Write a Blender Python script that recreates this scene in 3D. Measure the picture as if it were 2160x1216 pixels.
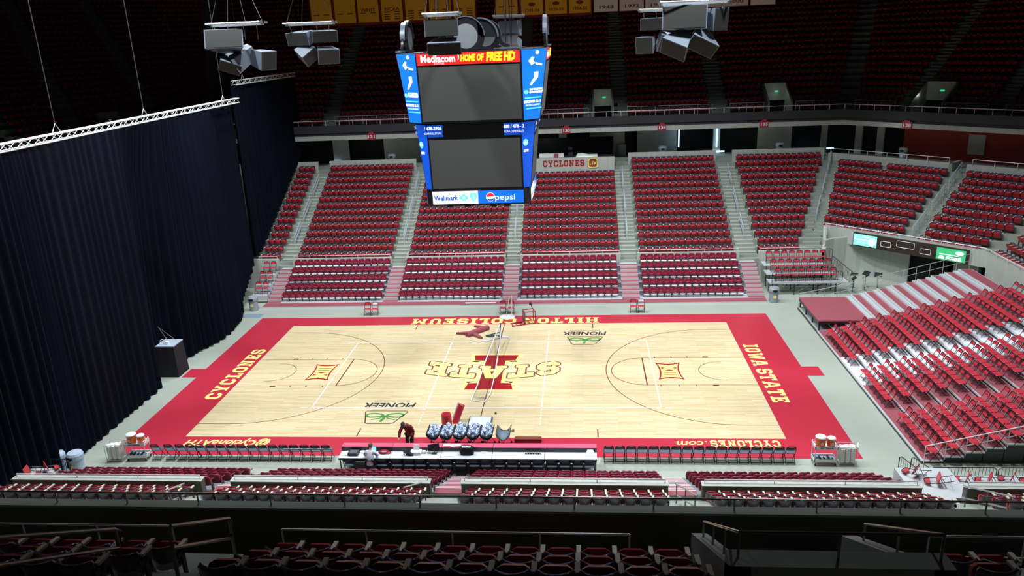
import bpy, math, random
from math import radians as R, sin, cos, pi, sqrt, tan
from mathutils import Vector, Matrix, Euler
random.seed(7)
S = bpy.context.scene
for o in list(bpy.data.objects): bpy.data.objects.remove(o)
# ---------------------------------------------------------------- camera, world, lights
cd = bpy.data.cameras.new('camera'); cam = bpy.data.objects.new('camera', cd)
S.collection.objects.link(cam); S.camera = cam
cd.sensor_width = 36; cd.lens = 1639.3593/2160*36; cd.clip_end = 400; cd.clip_start = .2
CAM = Vector((5.1197, -40.1772, 17.9687))
cam.location = CAM
cam.rotation_euler = (R(72.13649308), R(2.30470335), R(4.65913298))
S.view_settings.view_transform = 'Standard'; S.view_settings.look = 'None'
S.view_settings.gamma = 1; S.view_settings.exposure = 0.22; S.view_settings.use_curve_mapping = False
W = bpy.data.worlds.new('arena_dark'); S.world = W; W.use_nodes = True
W.node_tree.nodes['Background'].inputs[0].default_value = (.55, .68, 1, 1)
W.node_tree.nodes['Background'].inputs[1].default_value = .003
def lamp(kind, loc, energy, col, size=.6, aim=None, spot=90, blend=.6):
    l = bpy.data.lights.new('arena_lamp', kind); l.energy = energy; l.color = col
    if kind == 'SPOT': l.spot_size = R(spot); l.spot_blend = blend; l.shadow_soft_size = size
    elif kind == 'AREA': l.shape = 'RECTANGLE'; l.size = size; l.size_y = size
    else: l.shadow_soft_size = size
    o = bpy.data.objects.new('arena_lamp', l); S.collection.objects.link(o); o.location = loc
    if aim is not None: o.rotation_euler = (Vector(aim)-Vector(loc)).to_track_quat('-Z', 'Y').to_euler()
    return o
COOL = (.90, .97, 1.0)
# catwalk floodlights over the event floor, pointing straight down; their cones end at the top of the lower bowl
for x, y in [(a, b) for a in (-14, -5.5, 5.5, 14) for b in (-8, 9)]+[(-15, .5), (15, .5)]:
    lamp('SPOT', (x, y, 27.5), 7000, COOL, .5, (x, y, 0), 118, .42)
for x in (-12, 0, 12):      # house lights over the near stand
    lamp('SPOT', (x, -13, 27.5), 2600, COOL, .3, (x, -14.5, 0), 42, .6)
for y in (-6, 6):
    lamp('SPOT', (20, y, 27.5), 3600, COOL, .3, (24, y, 0), 96, .6)
# added dim spots, standing in for court bounce on the near balcony
for x in (-2, 11):
    lamp('SPOT', (x, -25, 27), 300, (.85, .92, 1.0), .3, (x, -31, 11), 70, .8)
# concourse fixtures under the balcony (dim)
for x in (-14, 2, 20):
    lamp('POINT', (x, 29.6, 9.6), 14, (.85, .95, .8), .3)
for q in ((7.2, 32.0, 12.3), (22.5, 32.0, 12.3), (32.6, 27.2, 12.3)):   # added point lights without fixtures, brightening the tunnel back walls
    lamp('POINT', q, 3.5, (.8, .95, .8), .1)
lamp('POINT', (29.5, 24.0, 9.4), 16, (.85, .95, .8), .3)

# ---------------------------------------------------------------- helpers
COL = S.collection
def mat(name, col, rough=.6, metal=0, var=.06, scale=6, emit=0, spec=None, bump=0, coat=0, alpha=1):
    m = bpy.data.materials.new(name); m.use_nodes = True; nt = m.node_tree; b = nt.nodes['Principled BSDF']
    c = (*col, 1)
    tc = nt.nodes.new('ShaderNodeTexCoord'); n = nt.nodes.new('ShaderNodeTexNoise')
    n.inputs['Scale'].default_value = scale; n.inputs['Detail'].default_value = 3
    nt.links.new(tc.outputs['Object'], n.inputs['Vector'])
    mx = nt.nodes.new('ShaderNodeMix'); mx.data_type = 'RGBA'
    mx.inputs[6].default_value = tuple(max(0, v*(1-var)) for v in col)+(1,)
    mx.inputs[7].default_value = tuple(min(1, v*(1+var)) for v in col)+(1,)
    nt.links.new(n.outputs['Fac'], mx.inputs[0]); nt.links.new(mx.outputs[2], b.inputs['Base Color'])
    b.inputs['Roughness'].default_value = rough; b.inputs['Metallic'].default_value = metal
    if spec is not None: b.inputs['Specular IOR Level'].default_value = spec
    if coat: b.inputs['Coat Weight'].default_value = coat; b.inputs['Coat Roughness'].default_value = .15
    if alpha < 1: b.inputs['Alpha'].default_value = alpha
    if emit:
        b.inputs['Emission Color'].default_value = c; b.inputs['Emission Strength'].default_value = emit
    if bump:
        bp = nt.nodes.new('ShaderNodeBump'); bp.inputs['Strength'].default_value = bump; bp.inputs['Distance'].default_value = .02
        nt.links.new(n.outputs['Fac'], bp.inputs['Height']); nt.links.new(bp.outputs[0], b.inputs['Normal'])
    return m
class MB:
    def __init__(s): s.v = []; s.f = []; s.mi = []; s.T = None
    def add(s, vs, fs, m=0):
        o = len(s.v)
        if s.T is not None: vs = [tuple(s.T @ Vector(p)) for p in vs]
        s.v += [tuple(p) for p in vs]; s.f += [tuple(i+o for i in f) for f in fs]; s.mi += [m]*len(fs); return s
    def box(s, x0, y0, z0, x1, y1, z1, m=0):
        v = [(x, y, z) for z in (z0, z1) for y in (y0, y1) for x in (x0, x1)]
        return s.add(v, [(0, 2, 3, 1), (4, 5, 7, 6), (0, 1, 5, 4), (2, 6, 7, 3), (0, 4, 6, 2), (1, 3, 7, 5)], m)
    def rbox(s, x0, y0, z0, x1, y1, z1, r=.02, m=0):
        # box with bevelled vertical edges and top rim
        def ring(i, z): return [(x0+r+i, y0+i, z), (x1-r-i, y0+i, z), (x1-i, y0+r+i, z), (x1-i, y1-r-i, z), (x1-r-i, y1-i, z), (x0+r+i, y1-i, z), (x0+i, y1-r-i, z), (x0+i, y0+r+i, z)]
        v = ring(r*.5, z0)+ring(0, z0+r*.5)+ring(0, z1-r*.5)+ring(r*.5, z1)
        f = [tuple(range(7, -1, -1)), tuple(range(24, 32))]
        for k in range(3):
            for i in range(8): j = (i+1) % 8; f.append((k*8+i, k*8+j, k*8+8+j, k*8+8+i))
        return s.add(v, f, m)
    def poly(s, pts, m=0): return s.add(pts, [tuple(range(len(pts)))], m)
    def prism(s, pts, z0, z1, m=0):
        n = len(pts); v = [(x, y, z0) for x, y in pts]+[(x, y, z1) for x, y in pts]
        return s.add(v, [tuple(range(n-1, -1, -1)), tuple(range(n, 2*n))]+[(i, (i+1) % n, n+(i+1) % n, n+i) for i in range(n)], m)
    def hull8(s, b, t, m=0):
        # 4 bottom pts, 4 top pts
        return s.add(list(b)+list(t), [(3, 2, 1, 0), (4, 5, 6, 7), (0, 1, 5, 4), (1, 2, 6, 5), (2, 3, 7, 6), (3, 0, 4, 7)], m)
    def tube(s, pts, r=.02, n=6, m=0):
        pts = [Vector(p) for p in pts]; k = len(pts); v = []
        for i, p in enumerate(pts):
            d = (pts[min(i+1, k-1)]-pts[max(i-1, 0)]).normalized()
            a = d.cross(Vector((0, 0, 1)) if abs(d.z) < .95 else Vector((1, 0, 0))).normalized(); b = d.cross(a)
            for j in range(n): t = 2*pi*j/n; v.append(p+a*(r*cos(t))+b*(r*sin(t)))
        f = [(i*n+j, i*n+(j+1) % n, i*n+n+(j+1) % n, i*n+n+j) for i in range(k-1) for j in range(n)]
        f += [tuple(range(n-1, -1, -1)), tuple(range((k-1)*n, k*n))]
        return s.add(v, f, m)
    def lathe(s, prof, c=(0, 0, 0), n=16, m=0, sx=1, sy=1):
        k = len(prof); v = [(c[0]+r*sx*cos(2*pi*j/n), c[1]+r*sy*sin(2*pi*j/n), c[2]+z) for r, z in prof for j in range(n)]
        f = [(i*n+j, i*n+(j+1) % n, i*n+n+(j+1) % n, i*n+n+j) for i in range(k-1) for j in range(n)]
        f += [tuple(range(n-1, -1, -1)), tuple(range((k-1)*n, k*n))]
        return s.add(v, f, m)
    def ball(s, c, r, n=8, k=5, m=0, sz=1):
        prof = [(max(1e-4, r*sin(pi*i/k)), -r*sz*cos(pi*i/k)) for i in range(k+1)]
        return s.lathe(prof, c, n, m)
    def mesh(s, name, mats, smooth=False):
        me = bpy.data.meshes.new(name); me.from_pydata(s.v, [], s.f)
        if not isinstance(mats, (list, tuple)): mats = [mats]
        for q in mats: me.materials.append(q)
        me.polygons.foreach_set('material_index', s.mi)
        if smooth: me.polygons.foreach_set('use_smooth', [True]*len(s.f))
        me.validate(); me.update(); return me
    def build(s, name, mats, parent=None, smooth=False, loc=None, rz=0):
        o = bpy.data.objects.new(name, s.mesh(name, mats, smooth)); COL.objects.link(o)
        if parent is not None: o.parent = parent
        if loc is not None: o.location = loc
        if rz: o.rotation_euler = (0, 0, rz)
        return o
def tag(o, label=None, cat=None, group=None, kind=None):
    if label: o['label'] = label
    if cat: o['category'] = cat
    if group: o['group'] = group
    if kind: o['kind'] = kind
    return o
def thing(name, label, cat, loc=(0, 0, 0), rz=0, group=None):
    o = bpy.data.objects.new(name, None); COL.objects.link(o); o.empty_display_size = .2
    o.location = loc; o.rotation_euler = (0, 0, rz); return tag(o, label, cat, group)
def struct(mb, name, mats, label=None, **k):
    o = mb.build(name, mats, **k); o['kind'] = 'structure'
    if label: o['label'] = label
    return o
def dup(root, loc, rz, label, group=None):
    r = root.copy(); COL.objects.link(r); r.location = loc; r.rotation_euler = (0, 0, rz); r['label'] = label
    if group: r['group'] = group
    for c in list(root.children):
        d = c.copy(); COL.objects.link(d); d.parent = r
        for g in c.children:
            e = g.copy(); COL.objects.link(e); e.parent = d
    return r
def text_mesh(txt, size=1, shear=0, ext=0, bold=0, align='CENTER', spacing=1, width=None):
    c = bpy.data.curves.new('lettering', 'FONT'); c.body = txt; c.size = size; c.shear = shear; c.extrude = ext
    c.offset = bold; c.align_x = align; c.align_y = 'CENTER'; c.resolution_u = 2; c.space_character = spacing
    o = bpy.data.objects.new('lettering', c); COL.objects.link(o)
    me = bpy.data.meshes.new_from_object(o.evaluated_get(bpy.context.evaluated_depsgraph_get()))
    bpy.data.objects.remove(o); bpy.data.curves.remove(c)
    if width:
        xs = [v.co.x for v in me.vertices]; w = max(xs)-min(xs); k = width/w
        for v in me.vertices: v.co.x *= k
    return me
def text(txt, m, parent, mtx, size=1, name='lettering', **k):
    me = text_mesh(txt, size, **k); me.transform(mtx); me.materials.clear(); me.materials.append(m)
    o = bpy.data.objects.new(name, me); COL.objects.link(o)
    if parent is not None: o.parent = parent
    return o
ORD = ['zeroth','first','second','third','fourth','fifth','sixth','seventh','eighth','ninth','tenth','eleventh','twelfth','thirteenth','fourteenth','fifteenth','sixteenth','seventeenth','eighteenth','nineteenth','twentieth','twenty-first','twenty-second','twenty-third','twenty-fourth']
CR = cam.rotation_euler.to_matrix()
def proj(p):
    d = CR.transposed() @ (Vector(p)-CAM)
    if d.z > -.5: return None
    return 1080+1639.36*d.x/-d.z, 608-1639.36*d.y/-d.z, -d.z
def inframe(p, mg=12):
    q = proj(p)
    return q is not None and -mg < q[0] < 2160+mg and -mg < q[1] < 1216+mg
# slab lettering
GL = {
'C': (8, [[(2,0),(6,0),(8,2),(8,3.6),(5.6,3.6),(5.6,2.7),(5,2.2),(3,2.2),(2.4,2.8),(2.4,7.2),(3,7.8),(5,7.8),(5.6,7.3),(5.6,6.4),(8,6.4),(8,8),(6,10),(2,10),(0,8),(0,2)]]),
'O': (8, [[(2,0),(4,0),(4,2.2),(3,2.2),(2.4,2.8),(2.4,7.2),(3,7.8),(4,7.8),(4,10),(2,10),(0,8),(0,2)], [(4,0),(6,0),(8,2),(8,8),(6,10),(4,10),(4,7.8),(5,7.8),(5.6,7.2),(5.6,2.8),(5,2.2),(4,2.2)]]),
'Y': (9, [[(2,0),(7,0),(7,1.4),(5.7,1.4),(5.7,4),(8,8.6),(9,8.6),(9,10),(5.4,10),(5.4,8.6),(5.9,8.6),(4.5,5.9),(3.1,8.6),(3.6,8.6),(3.6,10),(0,10),(0,8.6),(1,8.6),(3.3,4),(3.3,1.4),(2,1.4)]]),
'L': (7.5, [[(0,0),(7.5,0),(7.5,3.6),(5.6,3.6),(5.6,2),(4,2),(4,8.4),(5.2,8.4),(5.2,10),(0,10),(0,8.4),(1.4,8.4),(1.4,1.6),(0,1.6)]]),
'N': (9.4, [[(0,0),(4.2,0),(4.2,1.6),(3.2,1.6),(3.2,6.2),(6.2,0),(8.2,0),(8.2,8.4),(9.4,8.4),(9.4,10),(5.2,10),(5.2,8.4),(6.2,8.4),(6.2,4.4),(3.4,10),(0,10),(0,8.4),(1.2,8.4),(1.2,1.6),(0,1.6)]]),
'E': (8, [[(0,0),(8,0),(8,3.1),(6.2,3.1),(6.2,2),(3.8,2),(3.8,4.1),(4.6,4.1),(4.6,3.4),(6,3.4),(6,6.6),(4.6,6.6),(4.6,5.9),(3.8,5.9),(3.8,8),(6.2,8),(6.2,6.9),(8,6.9),(8,10),(0,10),(0,8.4),(1.4,8.4),(1.4,1.6),(0,1.6)]]),
'S': (8, [[(0,1.8),(1.8,0),(6.2,0),(8,1.8),(8,4.4),(6.4,6),(2.9,6),(2.4,6.5),(2.4,7.5),(2.9,8),(5.3,8),(5.8,7.5),(5.8,6.8),(7.8,6.8),(7.8,8.4),(6.2,10),(1.8,10),(0,8.2),(0,5.6),(1.6,4),(5,4),(5.6,3.5),(5.6,2.5),(5.1,2),(2.9,2),(2.2,2.6),(2.2,3.4),(0,3.4)]]),
'I': (5, [[(0,0),(5,0),(5,1.6),(3.8,1.6),(3.8,8.4),(5,8.4),(5,10),(0,10),(0,8.4),(1.2,8.4),(1.2,1.6),(0,1.6)]]),
'W': (11.2, [[(2.6,0),(4.4,0),(5.6,4.5),(6.8,0),(8.6,0),(10.4,8.4),(11.2,8.4),(11.2,10),(7.6,10),(7.6,8.4),(8.3,8.4),(7.5,4.2),(6.2,9),(5,9),(3.7,4.2),(2.9,8.4),(3.6,8.4),(3.6,10),(0,10),(0,8.4),(.8,8.4)]]),
'A': (10, [[(0,0),(3.8,0),(3.8,1.6),(3,1.6),(5,8.2),(5,10),(3.2,10),(.9,1.6),(0,1.6)], [(10,0),(10,1.6),(9.1,1.6),(6.8,10),(5,10),(5,8.2),(7,1.6),(6.2,1.6),(6.2,0)], [(3.4,2.6),(6.6,2.6),(6.1,4.2),(3.9,4.2)]]),
'T': (9, [[(2.4,0),(6.6,0),(6.6,1.6),(5.6,1.6),(5.6,8),(7,8),(7,6.6),(9,6.6),(9,10),(0,10),(0,6.6),(2,6.6),(2,8),(3.4,8),(3.4,1.6),(2.4,1.6)]]),
'H': (9.6, [[(0,0),(4.2,0),(4.2,1.6),(3.3,1.6),(3.3,8.4),(4.2,8.4),(4.2,10),(0,10),(0,8.4),(1,8.4),(1,1.6),(0,1.6)], [(5.4,0),(9.6,0),(9.6,1.6),(8.6,1.6),(8.6,8.4),(9.6,8.4),(9.6,10),(5.4,10),(5.4,8.4),(6.3,8.4),(6.3,1.6),(5.4,1.6)], [(3.3,4.1),(6.3,4.1),(6.3,5.9),(3.3,5.9)]]),
'U': (9.4, [[(0,10),(0,8.4),(1,8.4),(1,2),(3,0),(6.4,0),(8.4,2),(8.4,8.4),(9.4,8.4),(9.4,10),(5.2,10),(5.2,8.4),(6.2,8.4),(6.2,2.8),(5.6,2.2),(3.8,2.2),(3.2,2.8),(3.2,8.4),(4.2,8.4),(4.2,10)]]),
'M': (11, [[(0,0),(4,0),(4,1.6),(3.2,1.6),(3.2,6.4),(5.5,2.5),(7.8,6.4),(7.8,1.6),(7,1.6),(7,0),(11,0),(11,1.6),(9.9,1.6),(9.9,8.4),(11,8.4),(11,10),(7.7,10),(5.5,6),(3.3,10),(0,10),(0,8.4),(1.1,8.4),(1.1,1.6),(0,1.6)]])}
def slab(mb, txt, fn, gap=1.3, space=4, m=0):
    """fn maps (u 0..1 along the word, v 0..1 glyph height) to a 3D point"""
    tot = 0
    for ch in txt: tot += space if ch == ' ' else GL[ch][0]+gap
    tot -= gap; x = 0
    for ch in txt:
        if ch == ' ': x += space; continue
        w, polys = GL[ch]
        for p in polys: mb.poly([fn((x+a)/tot, b/10) for a, b in p], m)
        x += w+gap
# ---------------------------------------------------------------- materials
M = {}
M['step_edge'] = mat('painted_lit_step_edge', (.56, .58, .52), .7, var=.1)  # pale edge strips imitate lit treads against shaded risers
M['concrete'] = mat('concrete', (.30, .33, .29), .8, var=.16, scale=.9, bump=.1)
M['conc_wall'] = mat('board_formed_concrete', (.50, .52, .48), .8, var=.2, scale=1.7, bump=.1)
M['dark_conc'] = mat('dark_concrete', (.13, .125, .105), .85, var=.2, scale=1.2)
M['floor'] = mat('sealed_floor', (.42, .46, .40), .35, var=.09, scale=.35)
M['red'] = mat('court_red_paint', (.54, .03, .06), .3, var=.05, scale=.6)
M['yellow'] = mat('court_yellow_paint', (.93, .82, .28), .4, var=.03)
M['line'] = mat('court_line_brown', (.16, .045, .03), .4, var=.05)
M['maroonp'] = mat('court_maroon_paint', (.38, .012, .02), .35, var=.05)
M['whitep'] = mat('white_tape', (.88, .9, .92), .4, var=.02)
M['blackp'] = mat('black_paint', (.03, .035, .045), .4)
M['greenp'] = mat('green_paint', (.06, .30, .06), .4)
M['seat_red'] = mat('seat_red_upholstery', (.47, .012, .028), .42, var=.12, scale=9)
M['seat_back'] = mat('seat_back_plum_plastic', (.10, .06, .095), .2, var=.12, scale=9, coat=1)
M['arm'] = mat('armrest_wood', (.78, .68, .50), .35, var=.15, scale=12)
M['iron'] = mat('seat_stanchion_iron', (.03, .025, .03), .5)
M['maroon'] = mat('maroon_plastic_seat', (.27, .014, .042), .32, var=.1, scale=9, coat=.3)
M['white'] = mat('white_enamel', (.82, .84, .86), .35, var=.03)
M['steel'] = mat('galvanised_steel', (.62, .65, .68), .38, .75, var=.05)
M['rail'] = mat('painted_rail', (.78, .80, .82), .4, .2, var=.04)
M['darkrail'] = mat('dark_rail_steel', (.22, .20, .19), .35, .7, var=.05)
M['black'] = mat('black_metal', (.016, .017, .022), .4, var=.1)
M['blackcloth'] = mat('black_cloth', (.006, .007, .012), .85, var=.2)
M['tread'] = mat('red_carpet_tread', (.33, .075, .10), .8, var=.08, scale=5)
M['deckgrey'] = mat('grey_deck', (.17, .18, .21), .6, var=.08)
M['alu'] = mat('aluminium_deck', (.72, .75, .78), .4, .35, var=.06, scale=3)
M['whitedeck'] = mat('white_deck', (.80, .84, .90), .5, var=.04)
M['fold_red'] = mat('folding_chair_red', (.52, .035, .055), .35, var=.08, scale=9)
M['fold_black'] = mat('folding_chair_black_metal', (.018, .02, .03), .35, .3)
M['fold_pad'] = mat('folding_chair_grey_seat', (.10, .12, .16), .4, var=.08)
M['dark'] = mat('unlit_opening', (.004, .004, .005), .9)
M['curtain'] = None
# ================================================================ SETTING
def wood():
    m = bpy.data.materials.new('maple_floor'); m.use_nodes = True; nt = m.node_tree; b = nt.nodes['Principled BSDF']
    tc = nt.nodes.new('ShaderNodeTexCoord')
    br = nt.nodes.new('ShaderNodeTexBrick'); br.offset = .37; br.inputs['Scale'].default_value = 1
    br.inputs['Brick Width'].default_value = 1.7; br.inputs['Row Height'].default_value = .12; br.inputs['Mortar Size'].default_value = .004
    br.inputs['Color1'].default_value = (.80, .66, .42, 1); br.inputs['Color2'].default_value = (.68, .51, .28, 1); br.inputs['Mortar'].default_value = (.55, .38, .20, 1)
    br.inputs['Bias'].default_value = -.25
    nt.links.new(tc.outputs['Object'], br.inputs['Vector'])
    mp = nt.nodes.new('ShaderNodeMapping'); mp.inputs['Scale'].default_value = (1.2, 14, 1)
    n = nt.nodes.new('ShaderNodeTexNoise'); n.inputs['Scale'].default_value = 1.1; n.inputs['Detail'].default_value = 6
    nt.links.new(tc.outputs['Object'], mp.inputs[0]); nt.links.new(mp.outputs[0], n.inputs[0])
    mx = nt.nodes.new('ShaderNodeMix'); mx.data_type = 'RGBA'; mx.blend_type = 'OVERLAY'; mx.inputs[0].default_value = .35
    nt.links.new(br.outputs['Color'], mx.inputs[6]); nt.links.new(n.outputs['Fac'], mx.inputs[7])
    nt.links.new(mx.outputs[2], b.inputs['Base Color']); b.inputs['Roughness'].default_value = .22
    b.inputs['Specular IOR Level'].default_value = .35
    return m
M['wood'] = wood()
def stripe_concrete():
    m = mat('board_marked_concrete', (.50, .53, .50), .8, var=.18, scale=1.5)
    nt = m.node_tree; b = nt.nodes['Principled BSDF']; tc = nt.nodes['Texture Coordinate']
    w = nt.nodes.new('ShaderNodeTexNoise'); mp = nt.nodes.new('ShaderNodeMapping'); mp.inputs['Scale'].default_value = (3, 3, .25)
    nt.links.new(tc.outputs['Object'], mp.inputs[0]); nt.links.new(mp.outputs[0], w.inputs[0]); w.inputs['Scale'].default_value = 1.6
    mx = nt.nodes.new('ShaderNodeMix'); mx.data_type = 'RGBA'; mx.inputs[6].default_value = (.40, .41, .36, 1); mx.inputs[7].default_value = (.56, .59, .56, 1)
    nt.links.new(w.outputs['Fac'], mx.inputs[0]); nt.links.new(mx.outputs[2], b.inputs['Base Color'])
    return m
M['stripe'] = stripe_concrete()

struct(MB().box(-60, -60, -.3, 60, 60, 0), 'floor', M['floor'], 'pale grey sealed arena floor')
struct(MB().box(-62, -62, 32, 62, 62, 32.4), 'ceiling', M['dark'])
struct(MB().box(-60, 57, 0, 60, 57.5, 32), 'wall_back', M['dark_conc'])
struct(MB().box(57, -60, 0, 57.5, 57, 32), 'wall_right', M['dark_conc'])
struct(MB().box(-57.5, -60, 0, -57, 57, 32), 'wall_left', M['dark_conc'])
struct(MB().box(-57, -57.5, 0, 57, -57, 32), 'wall_front', M['dark_conc'])

# ---- court
court = thing('basketball_court', 'portable maple basketball court with a red painted border in the middle of the floor', 'court')
mb = MB()
H0 = .012
mb.box(-17.15, -9.35, 0, 17.15, 9.2, H0); mb.box(17.15, -.66, 0, 18.05, .54, H0); mb.box(-18.05, -.66, 0, -17.15, .54, H0)
mb.build('painted_border', M['red'], court)
MB().box(-14.325, -7.62, H0, 14.325, 7.62, H0+.002).build('maple_panels', M['wood'], court)
ZL = H0+.004
def strip(mb, pts, w, z=ZL, m=0, closed=False):
    n = len(pts); L = []; Rr = []
    for i, p in enumerate(pts):
        a = pts[(i-1) % n] if (i > 0 or closed) else p; b = pts[(i+1) % n] if (i < n-1 or closed) else p
        dx, dy = b[0]-a[0], b[1]-a[1]; l = math.hypot(dx, dy) or 1; nx, ny = -dy/l*w/2, dx/l*w/2
        L.append((p[0]+nx, p[1]+ny, z)); Rr.append((p[0]-nx, p[1]-ny, z))
    for i in range(n if closed else n-1): j = (i+1) % n; mb.add([L[i], L[j], Rr[j], Rr[i]], [(3, 2, 1, 0)], m)
mb = MB()
def arc(cx, cy, r, a0, a1, n=40): return [(cx+r*cos(a0+(a1-a0)*i/n), cy+r*sin(a0+(a1-a0)*i/n)) for i in range(n+1)]
strip(mb, [(0, -7.62), (0, -2.6)], .05); strip(mb, [(0, 2.65), (0, 7.62)], .05)
strip(mb, [(0, -2.6), (0, 2.65)], .02)
for s in (-1, 1):
    X = s*14.325; bx = s*12.725
    for y in (-1.83, 1.83): strip(mb, [(X, y), (s*8.53, y)], .035)
    strip(mb, [(s*8.53, -1.83), (s*8.53, 1.83)], .07)
    strip(mb, [(s*8.53-s*1.83*cos(t), 1.83*sin(t)) for t in [R(-90+180*i/30) for i in range(31)]], .045)
    r3 = 6.32
    th = math.acos(0)  # arc down to the straight legs
    strip(mb, [(bx-s*r3*cos(t), r3*sin(t)) for t in [R(-90+180*i/48) for i in range(49)]], .045)
    for y in (-r3, r3): strip(mb, [(bx, y), (X, y)], .045)
    strip(mb, [(s*12.9, -1.22)]+[(bx-s*1.22*cos(t), 1.22*sin(t)) for t in [R(-90+180*i/24) for i in range(25)]]+[(s*12.9, 1.22)], .04)
    for y, d in ((-1.83, -1), (1.83, 1)):
        mb.box(s*12.13-.16, min(y, y+d*.16), ZL-.001, s*12.13+.16, max(y, y+d*.16), ZL)
        for xx in (11.1, 10.2, 9.25): mb.box(s*xx-.03, min(y, y+d*.18), ZL-.001, s*xx+.03, max(y, y+d*.18), ZL)
    for y0, y1 in ((6.75, 7.55), (-7.55, -6.75)): mb.box(s*5.78-.03, y0, ZL-.001, s*5.78+.03, y1, ZL)
mb.build('basketball_lines', M['line'], court)
mb = MB()
zz = ZL+.002
strip(mb, [(-9, -4.5), (9, -4.5)], .06, zz); strip(mb, [(-9, 4.5), (9, 4.5)], .06, zz)
for x in (-9, 9, -3, 3): strip(mb, [(x, -4.5), (x, 4.5)], .06, zz)
for x in (-3, 3):
    for y in [4.65+.31*i for i in range(6)]+[-4.8-.31*i for i in range(6)]: mb.box(x-.03, y, zz-.001, x+.03, y+.15, zz)
for s in (-1, 1):
    for sy in (-1, 1): mb.box(min(s*9.2, s*9.6), sy*4.5-.03, zz-.001, max(s*9.2, s*9.6), sy*4.5+.03, zz)
mb.build('volleyball_lines', M['whitep'], court)
ZT = H0+.003
# side lettering
def word(txt, fn, m='yellow', par=court):
    mb = MB(); slab(mb, txt, fn); return mb.build('border_lettering', M[m], par)
word('HILTON', lambda u, v: (6.2-u*5.0, 8.74-v*1.02, ZT))
word('COLISEUM', lambda u, v: (.72-u*7.05, 8.76-v*1.04, ZT))
word('CYCLONES', lambda u, v: (-14.55-v*.85, -3.5+u*7.0, ZT))
word('IOWA', lambda u, v: (14.6+v*.85, 3.77-u*3.15, ZT)); word('STATE', lambda u, v: (14.6+v*.85, .25-u*4.15, ZT))
word('CYCLONES', lambda u, v: (13.95-u*3.1, -7.78-v*.62, ZT))

def flat(cx, cy, z, rz, mir=1): return Matrix.Translation((cx, cy, z)) @ Matrix.Rotation(rz, 4, 'Z')
text('.com', M['yellow'], court, flat(10.05, -8.1, ZT, pi), .72, bold=.01, shear=.2)
text('@CycloneATH', M['yellow'], court, flat(-11.9, -8.2, ZT, pi), .74, bold=.02, shear=.2, width=4.2)
# centre logo
lg = MB()
def Ipoly(g, zq, m):
    p = [(-1.30-g, 2.37+g), (1.33+g, 2.37+g), (1.19+g, 1.57-g), (.62+g, 1.54-g), (.62+g, -1.52+g), (1.2+g, -1.57+g), (1.34+g, -2.38-g), (-1.30-g, -2.38-g), (-1.17-g, -1.57+g), (-.58-g, -1.52+g), (-.58-g, 1.54-g), (-1.17-g, 1.57-g)]
    lg.poly([(x, y, zq) for x, y in p], m)
Ipoly(.2, ZT, 0); Ipoly(0, ZT+.001, 1)
for s in (-1, 1):  # funnel rays behind the wordmark
    for sy in (-1, 1): lg.poly([(s*.8, sy*1.35, ZT), (s*1.6, sy*1.0, ZT), (s*1.75, sy*.9, ZT), (s*1.2, sy*1.55, ZT)], 0)
for g, zq, m in ((.09, ZT+.002, 2), (0, ZT+.003, 0)):
    def f(u, v, g=g, zq=zq):
        x = 3.74-u*7.48; t = x/3.74
        up = 1.0+.0*t; b = .93-.42*t*t-.02; hgt = 1.55+.05*abs(t)
        y0 = .72+.75*t*t; return (x, y0-v*(1.62+.1*t*t), zq)
    mbx = MB(); slab(mbx, 'STATE', f, gap=1.6)
    base_v = list(mbx.v)
    if g:
        for q_ in range(12):
            t_ = 2*pi*q_/12; lg.add([(x+.13*cos(t_), y+.12*sin(t_), zq+.00005*q_) for x, y, z in base_v], mbx.f, m)
    else:
        for q_, (dx, dy) in enumerate(((0, 0), (.045, 0), (-.045, 0), (0, .04), (0, -.04))): lg.add([(x+dx, y+dy, z+.0001*q_) for x, y, z in base_v], mbx.f, m)
lg.build('centre_logo', [M['yellow'], M['maroonp'], M['line']], court)
# XII logos
for s in (-1, 1):
    mb = MB()
    def sq(k, n=8, bite=.16):
        pts = []
        cs = [(-.7*k, 1.16*k), (.7*k, 1.16*k), (.7*k, -1.16*k), (-.7*k, -1.16*k)]
        for i in range(4):
            a, b = cs[i], cs[(i+1) % 4]
            for j in range(n):
                t = j/n; q = 4*t*(1-t)*bite
                x = a[0]+(b[0]-a[0])*t; y = a[1]+(b[1]-a[1])*t
                if i % 2 == 0: y *= 1-q
                else: x *= 1-q*1.4
                pts.append((s*9.9+x, y))
        return pts
    mb.poly([(x, y, ZT) for x, y in sq(1)], 1); mb.poly([(x, y, ZT+.001) for x, y in sq(.84)], 0)
    def bar(x0, y0, x1, y1): strip(mb, [(s*9.9+x0, s*y0), (s*9.9+x1, s*y1)], .07, ZT+.002, 1)
    bar(-.36, -.52, .36, -.52); bar(-.34, -.25, .34, -.25)
    mb.poly([(s*9.9-.34, s*.02, ZT+.002), (s*9.9, s*.2, ZT+.002), (s*9.9+.34, s*.02, ZT+.002)], 1)
    mb.poly([(s*9.9-.42, s*.5, ZT+.002), (s*9.9-.16, s*.4, ZT+.002), (s*9.9-.42, s*.3, ZT+.002)], 1)
    mb.poly([(s*9.9+.42, s*.5, ZT+.002), (s*9.9+.16, s*.4, ZT+.002), (s*9.9+.42, s*.3, ZT+.002)], 1)
    mb.poly([(s*9.9-.2, s*.98, ZT+.002), (s*9.9, s*.72, ZT+.002), (s*9.9+.2, s*.98, ZT+.002)], 1)
    mb.build('conference_logo', [M['yellow'], M['maroonp']], court)
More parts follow.
